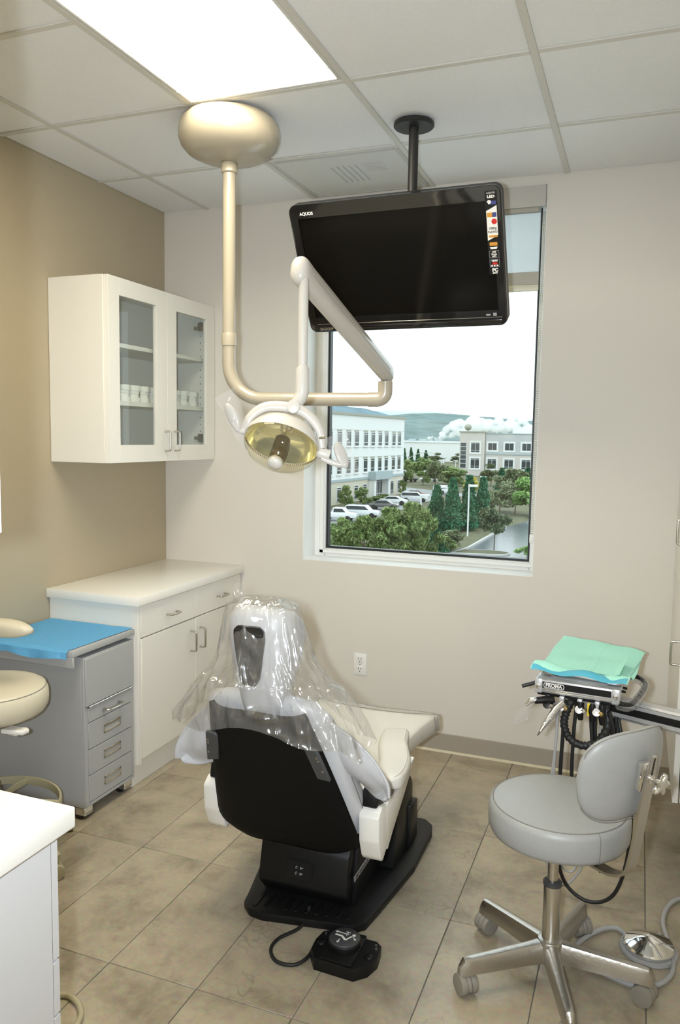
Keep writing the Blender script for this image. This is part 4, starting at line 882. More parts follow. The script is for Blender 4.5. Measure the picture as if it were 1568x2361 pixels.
# ================================================================== DENTAL LIGHT on its ceiling pole
dl = thing('dental_light', 'cream dental operatory light hanging from a ceiling dome on jointed arms', 'lamp', (.962, -1.02, H))
PX, PY = .962, -1.02
T0 = Matrix.Translation((PX, PY, 0))
obj('ceiling_dome', MB().lathe([(.150, H - .001), (.168, H - .008), (.184, H - .028), (.190, H - .052), (.189, H - .078), (.180, H - .102), (.158, H - .126), (.120, H - .144), (.075, H - .156), (.036, H - .162)], 56, T0), M['enamel'], dl, ang=50)
obj('dome_collar', MB().lathe([(.028, H - .160), (.031, H - .164), (.031, H - .196), (.027, H - .200)], 32, T0), M['enamel'], dl)
EX, EY, AZ = 1.570, -.942, 1.692
hd = Vector((EX - PX, EY - PY, 0)).normalized()
bend = []
for k in range(13):
    a = PI / 2 * k / 12; bend.append(Vector((PX, PY, AZ + .135 - .135 * math.sin(a))) + hd * (.135 * (1 - math.cos(a))))
obj('pole', MB().tube([(PX, PY, H - .19), (PX, PY, 1.925)], .0245, 28), M['enamel'], dl)
obj('pole_collar', MB().lathe([(.024, 1.893), (.0285, 1.895), (.0285, 1.938), (.027, 1.941), (.024, 1.941)], 32, T0), M['enamel'], dl)
e = Vector((EX, EY, AZ))
el = []
for k in range(9):
    a = PI / 2 * k / 8; el.append(e - hd * .03 + hd * .030 * math.sin(a) + Vector((0, 0, .030 * (1 - math.cos(a)))))
obj('horizontal_arm', MB().tube([Vector((PX, PY, 1.93))] + bend + [e - hd * .06], .0252, 28), M['enamel'], dl)
obj('arm_elbow', MB().tube([e - hd * .062] + el + [e + Vector((0, 0, .066))], .0268, 28), M['enamel'], dl)
obj('swivel_neck', MB().cyl(e + Vector((0, 0, .060)), e + Vector((0, 0, .105)), .0175, 24), M['enamel2'], dl)
tip = Vector((1.578, -1.735, 1.996)); base = Vector((EX + .001, EY + .028, 1.785))
ax = (tip - base).normalized(); sd = ax.cross(Vector((0, 0, 1))).normalized(); up = sd.cross(ax)
def ring(c, a, b, n=28, pw=2.4):
    r = []
    for k in range(n):
        th = 2 * PI * k / n; cs, sn = math.cos(th), math.sin(th)
        r.append(c + sd * (a * math.copysign(abs(cs) ** (2 / pw), cs)) + up * (b * math.copysign(abs(sn) ** (2 / pw), sn)))
    return r
sa = MB(); sa.loft([ring(base - ax * .012, .010, .018), ring(base - ax * .004, .021, .030), ring(base + ax * .012, .0245, .036), ring(base + ax * .05, .025, .037), ring(tip - ax * .03, .0255, .038)])
arm = obj('spring_arm', sa, M['enamel2'], dl)
for s_ in (1, -1):
    obj('seam_line', MB().tube([base + ax * .06 + sd * s_ * .0248, tip - ax * .035 + sd * s_ * .0253], .0011, 6), M['caster'], arm)
cp = MB(); cp.loft([ring(tip - ax * .032, .0262, .0388), ring(tip, .0268, .0395), ring(tip + ax * .012, .0255, .0375), ring(tip + ax * .022, .020, .030), ring(tip + ax * .027, .010, .016)])
obj('arm_end_cap', cp, M['enamel2'], dl, ang=60)
obj('pivot_slot', MB().box(base + Vector((-.012, -.030, -.030)), base + Vector((.012, -.008, -.010)), .005, 2), M['dark'], arm)
RXp, RYp = 1.590, -1.742
obj('drop_rod', MB().tube([(RXp, RYp, 1.975), (RXp + .001, RYp - .004, 1.73)], .0138, 24), M['enamel2'], dl)
HC = Vector((1.551, -1.787, 1.536))
axis = (-.20 * CAM_R - .76 * CAM_U - .58 * CAM_F).normalized()        # where the lamp looks: down towards the chair
axis = Vector(axis)
e1 = Vector((CAM_R * .955 - CAM_U * .296)); e1 = (e1 - axis * e1.dot(axis)).normalized(); e2 = axis.cross(e1).normalized()
slv = MB(); slv.tube([(RXp, RYp - .003, 1.735), (RXp + .001, RYp - .004, 1.733), (RXp + .001, RYp - .004, 1.672), (RXp - .004, RYp - .008, 1.655), (1.576, -1.764, 1.632)], [.0175, .0190, .0190, .0185, .0150], 24)
obj('swivel_sleeve', slv, M['enamel2'], dl)
yk = catmull([HC - e1 * .106 + Vector((0, 0, .002)), HC - e1 * .088 + Vector((0, 0, .045)), HC - e1 * .045 + Vector((0, .004, .083)), Vector((1.577, -1.772, 1.628)), HC + e1 * .070 + Vector((0, .004, .091)), HC + e1 * .104 + Vector((0, 0, .060)), HC + e1 * .113 + Vector((0, 0, .015))], 8)
nk = len(yk)
obj('yoke', MB().tube(yk, [.0075 + .0045 * math.sin(PI * k / (nk - 1)) for k in range(nk)], 14, flat=1.3), M['enamel2'], dl)
obj('yoke_hub', MB().cyl(Vector((1.577, -1.772, 1.630)) - CAM_F * .020, Vector((1.577, -1.772, 1.630)) + CAM_F * .012, .0185, 24, .003), M['enamel2'], dl)
HM = frame(HC, e1, e2, axis)
# reflector bowl, housing and bezel in the head frame (z along the light axis, oval: e1 long, e2 short)
RA, RB = .102, .080
def oval(r, z, n=48): return [(r * math.cos(2 * PI * k / n) * RA, r * math.sin(2 * PI * k / n) * RB, z) for k in range(n)]
hb = MB(); hb.loft([oval(.005, -.068), oval(.30, -.066), oval(.62, -.060), oval(.85, -.042), oval(.985, -.014), oval(1.03, .004), oval(1.02, .008), oval(.99, .007), oval(.985, .002)], HM, cap=False)
hd_ = obj('lamp_head', hb, M['enamel2'], dl, ang=60)
rf = MB(); rf.loft([oval(.985, .003), oval(.93, -.012), oval(.78, -.033), oval(.55, -.048), oval(.25, -.056), oval(.01, -.058)], HM, cap=False)
obj('reflector', rf, M['reflector'], hd_, ang=80)
obj('shield', MB().loft([oval(1.02, .005), oval(1.005, .018), oval(.94, .034), oval(.80, .053), oval(.58, .068), oval(.30, .076), oval(.20, .077)], HM, cap=False), M['shield'], hd_, ang=80)
tt = MB()
for k in range(46):
    a = PI + .15 + (PI - .3) * k / 45
    p = Vector((math.cos(a) * RA * .985, math.sin(a) * RB * .985, .008)); tt.box(p - Vector((.0012, .0012, .002)), p + Vector((.0012, .0012, .003)), mt=HM)
obj('bezel_ribs', tt, M['brass'], hd_, kind='stuff', fix=False)
bl = MB(); bl.lathe([(.018, -.056), (.018, -.045), (.011, -.040), (.011, -.012), (.0165, -.010), (.0175, -.006)], 24, HM)
obj('bulb_socket', bl, M['chrome'], hd_)
obj('bulb_shroud', MB().lathe([(.010, -.010), (.0215, -.008), (.0215, .052), (.016, .058), (.004, .058)], 24, HM), M['lampdark'], hd_)
obj('shroud_cap', MB().lathe([(.004, .058), (.0155, .059), (.0165, .064)], 24, HM), M['brass'], hd_)
obj('shield_knob', MB().lathe([(.014, .062), (.0200, .066), (.0210, .076), (.0185, .083), (.011, .086), (.001, .087)], 28, HM), M['enamel2'], hd_, ang=60)
bp = HM @ Vector((RA * 1.10, 0, 0)); bq = HM @ Vector((RA * 1.34, 0, 0))
obj('pivot_block', MB().cyl(bp - e1 * .015, bp + e1 * .022, .0155, 20, .002), M['enamel2'], dl)
obj('pivot_block', MB().cyl(HM @ Vector((-RA * 1.10, 0, 0)), HM @ Vector((-RA * .98, 0, 0)), .009, 16, .001), M['enamel2'], dl)
# the two paddle handles in their clear sleeves
h2a = catmull([bp + Vector((0, -.003, -.012)), bp + CAM_R * .020 - CAM_U * .022, bp + CAM_R * .045 - CAM_U * .030, bp + CAM_R * .062 - CAM_U * .030], 5)
hr = obj('handle_stem', MB().tube(h2a, .0080, 12), M['enamel2'], dl)
hl_a = catmull([HM @ Vector((-RA * 1.0, 0, -.004)), HM @ Vector((-RA * 1.12, 0, .000)) - CAM_R * .006, HM @ Vector((-RA * 1.18, 0, 0)) - CAM_R * .018 + CAM_U * .020], 5)
hl = obj('handle_stem', MB().tube(hl_a, .0060, 12), M['enamel2'], dl)
def paddle(c, dx, dy, a, b, t_): return MB().loft([[c + dx * (a * s_ * math.cos(2 * PI * k / 24)) + dy * (b * s_ * math.sin(2 * PI * k / 24)) + dx.cross(dy) * z for k in range(24)] for s_, z in ((.75, -t_), (.95, -t_ * .6), (1, 0), (.95, t_ * .6), (.75, t_))])
c2 = Vector(h2a[-1]) + CAM_U * .026 - CAM_R * .010; d2 = (CAM_R * .35 - CAM_U * .93).normalized(); w2 = (CAM_R * .80 + CAM_U * .30 + CAM_F * .5).normalized()
obj('paddle_handle', paddle(c2, d2, w2, .039, .017, .006), M['enamel2'], dl, ang=60)
c1 = HM @ Vector((-RA * 1.20, 0, 0)) - CAM_R * .016 + CAM_U * .036; d1 = (CAM_R * .42 - CAM_U * .90).normalized(); w1 = (CAM_R * .80 + CAM_U * .35 - CAM_F * .4).normalized()
obj('paddle_handle', paddle(c1, d1, w1, .040, .016, .006), M['enamel2'], dl, ang=60)
def sleeve(c, dx, dy, a, b):
    def f(u, v):
        x = (u - .5) * 2; y = (v - .5) * 2
        return c + dx * (a * y) + dy * (b * x * (1 - .12 * y)) + dx.cross(dy) * (.008 + .006 * noise.noise(Vector((x * 2, y * 2, a * 90))))
    return f
obj('clear_sleeve', MB().sheet(sleeve(c2 + d2 * .002, d2, w2, .058, .034), 10, 14), M['sleeve'], dl)
obj('clear_sleeve', MB().sheet(sleeve(c1 - d1 * .004 + w1 * .012, d1, w1, .062, .030), 10, 14), M['sleeve'], dl)
obj('clear_sleeve', MB().sheet(sleeve(c1 + d1 * .070, (d1 + CAM_R * .2).normalized(), w1, .030, .010), 6, 8), M['sleeve'], dl)
obj('set_screw', MB().cyl(HM @ Vector((RA * .93, RB * .62, -.01)), HM @ Vector((RA * 1.06, RB * .70, -.01)), .005, 12), M['nickel'], hd_)

# ================================================================== TELEVISION on its ceiling pole
tv = thing('television', 'black flat television tilted down on a ceiling pole before the window', 'television', (1.603, -.76, H))
TW, TH_, yaw, tilt = .792, .492, -.017, .491
r_ = Vector((math.cos(yaw), math.sin(yaw), 0)); n_ = Vector((math.sin(yaw), -math.cos(yaw), 0))
u_ = math.cos(tilt) * Vector((0, 0, 1)) + math.sin(tilt) * n_; f_ = r_.cross(u_)            # f_ points out of the screen
TVM = frame(Vector((1.583, -.868, 2.190)), r_, u_, f_)
obj('ceiling_flange', MB().lathe([(.074, H - .0005), (.076, H - .004), (.076, H - .014), (.072, H - .018), (.030, H - .020)], 40, Matrix.Translation((1.603, -.76, 0))), M['blackmetal'], tv)
obj('pole', MB().tube([(1.603, -.76, H - .018), (1.603, -.76, 2.245)], .0185, 24), M['blackmetal'], tv)
obj('pole_sleeve', MB().tube([(1.603, -.76, 2.48), (1.603, -.76, 2.33)], .0215, 24), M['blackmetal'], tv)
bk = MB(); bk.box((-.10, -.10, -.105), (.10, .10, -.093), .002, 1, TVM); bk.box((-.035, -.06, -.180), (.035, .06, -.100), .004, 1, TVM)
obj('mount_bracket', bk, M['blackmetal'], tv, fix=False)
def rrect(w_, h_, r, n=6):
    out = []
    for cx, cy, a0 in ((w_ / 2 - r, h_ / 2 - r, 0), (-w_ / 2 + r, h_ / 2 - r, PI / 2), (-w_ / 2 + r, -h_ / 2 + r, PI), (w_ / 2 - r, -h_ / 2 + r, 3 * PI / 2)):
        for k in range(n + 1): a = a0 + PI / 2 * k / n; out.append((cx + r * math.cos(a), cy + r * math.sin(a)))
    return out
sh = MB(); sh.loft([[(p[0] * .80, p[1] * .80, -.092) for p in rrect(TW, TH_, .03)], [(p[0] * .93, p[1] * .92, -.060) for p in rrect(TW, TH_, .03)], [(p[0], p[1], -.040) for p in rrect(TW, TH_, .03)], [(p[0], p[1], -.006) for p in rrect(TW, TH_, .03)]], TVM)
obj('back_shell', sh, M['black'], tv)
# bezel ring
SWx0, SWx1, SWy0, SWy1 = -.362, .364, -.186, .196
bz = MB(); n0 = rrect(TW, TH_, .03); n1 = [(max(-TW / 2 + .004, min(TW / 2 - .004, p[0])) * .995, p[1] * .992) for p in n0]
def inner(p): return (SWx0 if p[0] < 0 else SWx1, SWy0 if p[1] < 0 else SWy1)
bz.loft([[(p[0], p[1], -.006) for p in n0], [(p[0], p[1], .002) for p in n0], [(p[0], p[1], .006) for p in n1], [(*inner(p), .005) for p in n0], [(*inner(p), -.002) for p in n0]], TVM, cap=False)
bzl = obj('bezel', bz, M['blackgloss'], tv, ang=25)
obj('screen', MB().box((SWx0 - .001, SWy0 - .001, -.004), (SWx1 + .001, SWy1 + .001, -.001), mt=TVM), M['screen'], tv)
obj('trim_line', MB().box((SWx0, -.2140, .0052), (SWx1 + .012, -.2115, .0068), .0006, 1, TVM), M['nickel'], bzl)
obj('lower_lip', MB().box((-TW / 2 + .02, -.244, .002), (TW / 2 - .02, -.222, .0075), .003, 2, TVM), M['blackgloss'], bzl)
def tvt(x, y, z=.0066): return TVM @ Matrix.Translation((x, y, z))
text('lettering', 'AQUOS', .0155, M['paper'], tv, tvt(-.352, .212), bold=.0004)
text('lettering', 'SHARP', .0155, M['nickel'], tv, tvt(-.352, -.233, .0082), sx=1.25, bold=.0005)
for x, wd in ((.318, .016), (.344, .013)):
    obj('badge', MB().box((x, -.206 - (.002 if wd < .015 else 0), .0058), (x + wd, -.200 + (.004 if wd < .015 else 0), .0066), mt=TVM), M['inkgrey'], bzl)
# feature sticker down the edge of the screen
st = obj('feature_sticker', MB().box((.340, -.055, .0062), (.381, .228, .0068), .0002, 1, TVM), M['black'], tv)
Z_ = .0074
text('sticker_lettering', 'AQUOS', .0085, M['paper'], st, tvt(.3605, .221, Z_), 'CENTER')
text('sticker_lettering', 'LED', .0115, M['paper'], st, tvt(.3605, .209, Z_), 'CENTER', bold=.0006, sx=1.3)
obj('sticker_mark', MB().prism([(.346, .194), (.352, .199), (.360, .196), (.360, .188), (.352, .184)], .0070, .0074, mt=TVM), M['paper'], st)
obj('sticker_mark', MB().box((.356, .183, .0070), (.377, .195, .0073), mt=TVM), M['navy'], st)
obj('sticker_panel', MB().prism([(.342, .163), (.3785, .180), (.3785, .080), (.342, .063)], .0068, .0072, mt=TVM), M['paper'], st)
obj('sticker_picture', MB().box((.344, .142, .0072), (.362, .157, .0075), mt=TVM), M['orange'], st)
obj('sticker_picture', MB().box((.362, .142, .0072), (.3765, .157, .0075), mt=TVM), M['navy'], st)
obj('sticker_picture', MB().lathe([(.0095, .0072), (.0095, .0076), (.002, .0079)], 20, TVM @ Matrix.Translation((.3675, .127, 0))), M['red'], st)
text('sticker_lettering', '1080p', .0115, M['ink'], st, tvt(.361, .104, .0076), 'CENTER', bold=.0002)
text('sticker_lettering', 'Full HD', .0105, M['ink'], st, tvt(.361, .092, .0076), 'CENTER', bold=.0002)
obj('sticker_mark', MB().box((.346, .074, .0072), (.376, .081, .0075), mt=TVM), M['orange'], st)
obj('sticker_picture', MB().box((.347, .045, .0070), (.374, .057, .0074), mt=TVM), M['orange'], st)
obj('sticker_picture', MB().prism([(.347, .041), (.374, .041), (.371, .034), (.350, .034)], .0070, .0074, mt=TVM), M['paper'], st)
def frame_rect(x0, x1, y0, y1, w_=.0010):
    t = MB()
    for lo, hi in (((x0, y0), (x1, y0 + w_)), ((x0, y1 - w_), (x1, y1)), ((x0, y0), (x0 + w_, y1)), ((x1 - w_, y0), (x1, y1))): t.box((lo[0], lo[1], .0070), (hi[0], hi[1], .0074), mt=TVM)
    return t
obj('sticker_frame', frame_rect(.344, .378, .003, .028), M['inkgrey'], st, fix=False)
for k, s_ in enumerate(('USB', 'Photo', 'MP3')): text('sticker_lettering', s_, .0080, M['paper'], st, tvt(.361, .0235 - k * .0078, Z_), 'CENTER', bold=.0003)
obj('sticker_frame', frame_rect(.344, .378, -.029, -.003), M['inkgrey'], st, fix=False)
text('sticker_lettering', 'HDMI', .0082, M['paper'], st, tvt(.361, -.0075, Z_), 'CENTER', bold=.0004)
obj('sticker_mark', MB().box((.353, -.021, .0070), (.370, -.013, .0074), mt=TVM), M['red'], st)
for x in (.348, .357, .367): obj('sticker_mark', MB().box((x, -.027, .0070), (x + .006, -.022, .0074), mt=TVM), M['paper'], st)
text('sticker_lettering', 'PC', .0165, M['paper'], st, tvt(.361, -.040, Z_), 'CENTER', bold=.0010)
text('sticker_lettering', 'INPUT', .0060, M['paper'], st, tvt(.361, -.0505, Z_), 'CENTER', bold=.0005)
# ================================================================== DENTAL CHAIR (seen from behind)
CX = 1.487
dc = thing('dental_chair', 'pale grey dental chair on a black base, seen from behind', 'chair', (CX, -1.2, 0))
outl = [(1.300, -1.490), (1.310, -1.540), (1.345, -1.572), (1.390, -1.580), (1.690, -1.530), (1.722, -1.500), (1.738, -1.400), (1.775, -1.120), (1.772, -.860), (1.758, -.800), (1.722, -.765), (1.280, -.765), (1.235, -.800), (1.215, -.860), (1.212, -1.120)]
obj('base_plate', MB().prism(outl, 0, .030, .008, 2), M['blacktex'], dc)
for k in range(10):
    x = 1.350 + k * .034
    obj('rib', MB().box((x, -1.555 + k * .005, .0295), (x + .012, -1.470, .0335), .0012, 1), M['blacktex'], dc)
obj('motor_housing', MB().prism([(-1.05, .032), (-1.445, .032), (-1.490, .085), (-1.462, .205), (-1.415, .262), (-1.05, .275)], 1.335, 1.648, .008, 2, YZ), M['blacktex'], dc)
obj('side_cheek', MB().prism([(-.95, .032), (-1.430, .032), (-1.430, .10), (-1.405, .235), (-1.38, .25), (-.95, .30)], 1.640, 1.662, .005, 2, YZ), M['blacktex'], dc)
nrm = Vector((0, -.974, .227)); upv = Vector((0, .227, .974))
SPM = frame(Vector((1.482, -1.4775, .137)), Vector((1, 0, 0)), upv, nrm)
sp = obj('switch_panel', MB().prism(rrect(.086, .058, .007), .0, .004, .001, 1, SPM), M['blacktex'], dc)
sg = MB()
o_, i_ = rrect(.092, .064, .010), rrect(.086, .058, .007); sg.loft([[(p[0], p[1], .0005) for p in o_], [(p[0], p[1], .0035) for p in o_], [(p[0], p[1], .0035) for p in i_], [(p[0], p[1], .0005) for p in i_]], SPM, cap=False)
obj('panel_rim', sg, M['black'], sp)
for y in (.010, -.008):
    obj('indicator', MB().cyl(SPM @ Vector((-.008, y, .003)), SPM @ Vector((-.008, y, .0062)), .0046, 16, .001), M['dark'], sp)
    r_t = MB(); r_t.lathe([(.0040, .0062), (.0046, .0066), (.0040, .0069)], 14, SPM @ Matrix.Translation((-.008, y, 0)), a0=1.3, a1=4.6); obj('indicator_ring', r_t, M['paper'], sp)
    for k in range(3): obj('printed_mark', MB().box((.003 + k * .004, y - .005 + k * .002, .0042), (.006 + k * .004, y + .003 - k * .001, .0046), mt=SPM), M['inkgrey'], sp)
# maker's plate on the flank: two linked bars and fine lettering
ep = obj('maker_plate', MB().prism([(-1.448, .121), (-1.455, .142), (-1.27, .142), (-1.255, .121)], 1.662, 1.6635, mt=YZ), M['inkgrey'], dc)
for y in (-1.436, -1.420): obj('emblem_bar', MB().prism([(y, .124), (y + .006, .124), (y + .009, .139), (y + .003, .139)], 1.6634, 1.6642, mt=YZ), M['ink'], ep)
obj('emblem_bar', MB().box((1.6634, -1.432, .129), (1.6642, -1.415, .134)), M['ink'], ep)
for k in range(11):
    y = -1.400 + k * .0082; obj('printed_mark', MB().box((1.6634, y, .1265), (1.6642, y + .0045, .1335 + .003 * (k % 3 == 0))), M['ink'], ep)
obj('lift_housing', MB().prism([(-1.40, .20), (-1.40, .33), (-1.20, .37), (-.86, .30), (-.80, .03), (-1.10, .03)], 1.330, 1.640, .008, 2, YZ), M['black'], dc)
obj('side_cover', MB().prism([(-1.18, .032), (-1.16, .20), (-1.10, .31), (-.985, .300), (-.955, .265), (-.94, .032)], 1.655, 1.716, .006, 2, YZ), M['black'], dc)
obj('side_cover', MB().prism([(-1.02, .032), (-1.015, .195), (-.925, .190), (-.915, .032)], 1.690, 1.728, .006, 2, YZ), M['black'], dc)
obj('side_cover', MB().prism([(-1.18, .032), (-1.16, .20), (-1.10, .31), (-.985, .300), (-.955, .265), (-.94, .032)], 1.258, 1.318, .006, 2, YZ), M['black'], dc)
# seat frame: the two pale side arms with their chamfered rear ends
for s_ in (1, -1):
    X = lambda d: CX + s_ * d
    fin = [(-1.585, .345), (-1.590, .425), (-1.560, .452), (-1.510, .470), (-1.38, .430), (-1.23, .462), (-1.215, .455), (-1.36, .385), (-1.44, .330), (-1.530, .262), (-1.560, .285)]
    a, b = sorted((X(.234), X(.300)))
    body = [(-1.585, .345), (-1.592, .425), (-1.560, .450), (-1.490, .430), (-1.400, .395), (-1.420, .340), (-1.545, .268), (-1.560, .285)]
    sf = obj('side_frame', MB().prism(body, a, b, .006, 2, YZ), M['white'], dc)
    a2, b2 = sorted((X(.286), X(.301)))
    obj('frame_fin', MB().prism([(-1.50, .285), (-1.53, .43), (-1.49, .445), (-1.400, .432), (-1.215, .472), (-1.205, .462), (-1.33, .385), (-1.45, .318)], a2, b2, .003, 2, YZ), M['white'], sf)
    a3, b3 = sorted((X(.238), X(.286)))
    obj('arm_pivot', MB().prism([(-1.575, .447), (-1.565, .500), (-1.44, .50), (-1.43, .44), (-1.52, .42)], a3, b3, .006, 2, YZ), M['blacktex'], dc)
# seat and leg rest cushion: loft along Y
def cring(y, hw, zt, zb, n=32, p=5.0, sag=.0):
    out = []
    for k in range(n):
        a = 2 * PI * k / n; c, s = math.cos(a), math.sin(a)
        x = hw * math.copysign(abs(c) ** (2 / p), c); zz = (zt + zb) / 2 + (zt - zb) / 2 * math.copysign(abs(s) ** (2 / p), s)
        if s > 0: zz += sag * (abs(x) / hw) ** 2
        out.append((CX + x, y, zz))
    return out
sec = [(-1.56, .20, .46, .40, 0), (-1.55, .235, .47, .37, .01), (-1.45, .262, .462, .35, .025), (-1.30, .262, .452, .35, .025), (-1.12, .240, .446, .355, .02), (-.98, .225, .442, .36, .014), (-.86, .232, .440, .36, .014), (-.76, .252, .440, .358, .018), (-.70, .262, .436, .362, .016), (-.675, .255, .426, .372, .012), (-.665, .235, .415, .385, 0)]
seat = obj('seat_cushion', MB().loft([cring(*q_[:4], sag=q_[4]) for q_ in sec]), M['cream_leather'], dc, ang=60)
sm = MB(); sm.tube(catmull([(CX + .262 * k / 8, -.745, .4425 + .016 * (k / 8) ** 2) for k in range(-8, 9)], 2), .0018, 6); obj('seam_line', sm, M['caster'], seat)
sm = MB(); sm.tube([(CX + .256, -.76, .452), (CX + .262, -.757, .42), (CX + .258, -.755, .37)], .0016, 6); obj('seam_line', sm, M['caster'], seat)
tc_ = MB(); tc_.loft([cring(y, hw + .004, zt + .003, zb - .003, sag=sg_) for y, hw, zt, zb, sg_ in ((-.735, .258, .439, .359, .017), (-.70, .263, .437, .361, .016), (-.672, .257, .428, .369, .012), (-.660, .236, .417, .382, 0))], cap=False)
obj('toe_cover', tc_, M['sleeve'], seat, label='clear plastic cover over the foot end')
# rolled side bolsters (arm pads) along both edges of the seat
for s_ in (1, -1):
    path = [(.170, -.985, .452), (.185, -1.05, .462), (.212, -1.17, .474), (.262, -1.31, .480), (.282, -1.42, .486), (.278, -1.492, .490)]
    P_ = catmull([(CX + s_ * p[0], p[1], p[2]) for p in path], 6); n_p = len(P_)
    rg = []
    for i, p in enumerate(P_):
        t_ = i / (n_p - 1); tn = (P_[min(i + 1, n_p - 1)] - P_[max(i - 1, 0)]).normalized(); sdv = tn.cross(Vector((0, 0, 1))).normalized()
        w_ = .046 + .006 * math.sin(PI * t_); h_ = .026; e_ = min(1, (min(t_, 1 - t_) / .10)) ** .5 if min(t_, 1 - t_) < .10 else 1; e_ = max(e_, .15)
        rg.append([p + sdv * (w_ * e_ * math.copysign(abs(math.cos(a)) ** .45, math.cos(a))) + Vector((0, 0, h_ * e_ * math.copysign(abs(math.sin(a)) ** .5, math.sin(a)))) for a in [2 * PI * k / 24 for k in range(24)]])
    pd = obj('side_bolster', MB().loft(rg), M['cream_leather'], dc, ang=60)
    obj('piping', MB().tube([q_[4 if s_ < 0 else 8] + Vector((0, 0, .002)) for q_ in rg][2:-2], .0022, 6), M['paper'], pd)
# backrest: black shell behind, upholstery in front; frame with axis leaning back
B0, B1 = Vector((CX, -1.560, .285)), Vector((CX, -1.800, .790))
bu = (B1 - B0).normalized(); bnr = bu.cross(Vector((1, 0, 0))).normalized()      # bnr should face the camera (-Y)
if bnr.y > 0: bnr = -bnr
BL = (B1 - B0).length
def bp_(x, t, d): return Vector((CX, 0, 0)) + Vector((x, 0, 0)) + Vector((0, B0.y, B0.z)) + bu * t + bnr * d
def half(t):     # shell half width along the height
    t = max(0.0, t); k = t / BL; return .243 - .095 * k ** 1.25 - .05 * max(0, 1 - t / .09) ** 2.2
def shell(u, v):
    t = v * BL; x = (u - .5) * 2 * half(t); q_ = (abs(u - .5) * 2)
    return bp_(x, t + .010 * (1 - q_ ** 2) - .012 * (1 - v) * (0), .030 - .034 * q_ ** 5 - .02 * max(0, .08 - v) / .08 * .6)
sh = MB().sheet(shell, 24, 24)
bs = obj('backrest_shell', sh, M['blackfabric'], dc, ang=60)
md = bs.modifiers.new('thickness', 'SOLIDIFY'); md.thickness = .016; md.offset = 0
for s_ in (1, -1):       # accessory brackets near the top corners
    br = MB(); x = s_ * (half(.40) - .014)
    MM = frame(bp_(x, .405, .020), Vector((1, 0, 0)), (bu + Vector((-s_ * .20, 0, 0))).normalized(), bnr)
    br.prism([(-.020, -.062), (.020, -.050), (.020, .050), (.012, .060), (-.020, .060)] if s_ < 0 else [(-.018, -.058), (.020, -.062), (.020, .060), (-.018, .056)], 0, .012, .002, 1, MM)
    bk_ = obj('side_bracket', br, M['graphite'], dc)
    for yy in (.03, .018, -.022): obj('bolt', MB().cyl(MM @ Vector((s_ * .012, yy, .011)), MM @ Vector((s_ * .012, yy, .014)), .0035, 10), M['nickel'], bk_)
def pad_ring(t, hw, d0, d1, n=36, p=3.2):
    out = []
    for k in range(n):
        a = 2 * PI * k / n; c, s = math.cos(a), math.sin(a)
        out.append(bp_(hw * math.copysign(abs(c) ** (2 / p), c), t, (d0 + d1) / 2 + (d1 - d0) / 2 * math.copysign(abs(s) ** (2 / p), s)))
    return out
pr = []
for t, dw, d0, d1 in ((-.005, -.05, -.060, -.035), (.015, -.010, -.105, -.016), (.06, .010, -.130, -.008), (.16, .018, -.135, -.004), (.30, .022, -.125, -.004), (.42, .034, -.110, -.004), (.50, .040, -.090, -.004), (.555, .020, -.070, -.010), (.575, -.03, -.055, -.025), (.580, -.08, -.045, -.035)):
    pr.append(pad_ring(t, max(half(min(t, BL)), .10) + dw, d0, d1))
bpad = obj('backrest_cushion', MB().loft(pr), M['grey_leather'], dc, ang=70)
for s_ in (1, -1): obj('seam_line', MB().tube(catmull([bp_(s_ * (half(t) + dw), t, -.055) for t, dw in ((.05, .008), (.16, .0175), (.30, .0215), (.42, .0335), (.50, .0395))], 5), .0015, 6), M['seam'], bpad)
# fabric side slings: wide soft wings from the back cushion out to the arms
def wing(s_):
    top = [(.100, .545, -.030), (.165, .520, -.045), (.235, .455, -.055), (.300, .385, -.050), (.345, .315, -.030), (.352, .272, -.015)]
    bot = [(.140, .300, -.110), (.185, .245, -.110), (.225, .225, -.095), (.262, .212, -.075), (.300, .220, -.050), (.335, .248, -.025)]
    T_ = catmull(top, 8); B_ = catmull(bot, 8)
    def f(u, v):
        i = u * (len(T_) - 1); a = T_[int(i)]; b = B_[int(i)]
        p = a.lerp(b, v); bulge = math.sin(PI * v) * .035 * math.sin(PI * min(1, u * 1.1 + .1))
        fold = .006 * math.sin(v * 6 + u * 9) * v * u + .010 * noise.noise(Vector((u * 3 + s_, v * 2.5, 4)))
        return bp_(s_ * p.x, p.y, p.z + bulge + fold)
    return MB().sheet(f, 40, 22)
for s_ in (1, -1):
    o = obj('side_sling', wing(s_), M['grey_leather'], dc, ang=80)
    md = o.modifiers.new('thickness', 'SOLIDIFY'); md.thickness = .012; md.offset = 0
    T_ = catmull([(.100, .545, -.030), (.165, .520, -.045), (.235, .455, -.055), (.300, .385, -.050), (.345, .315, -.030), (.352, .272, -.015)], 8)
    obj('hem_piping', MB().tube([bp_(s_ * p.x, p.y, p.z + .004) for p in T_[6:]], .0042, 8), M['grey_leather'], o)
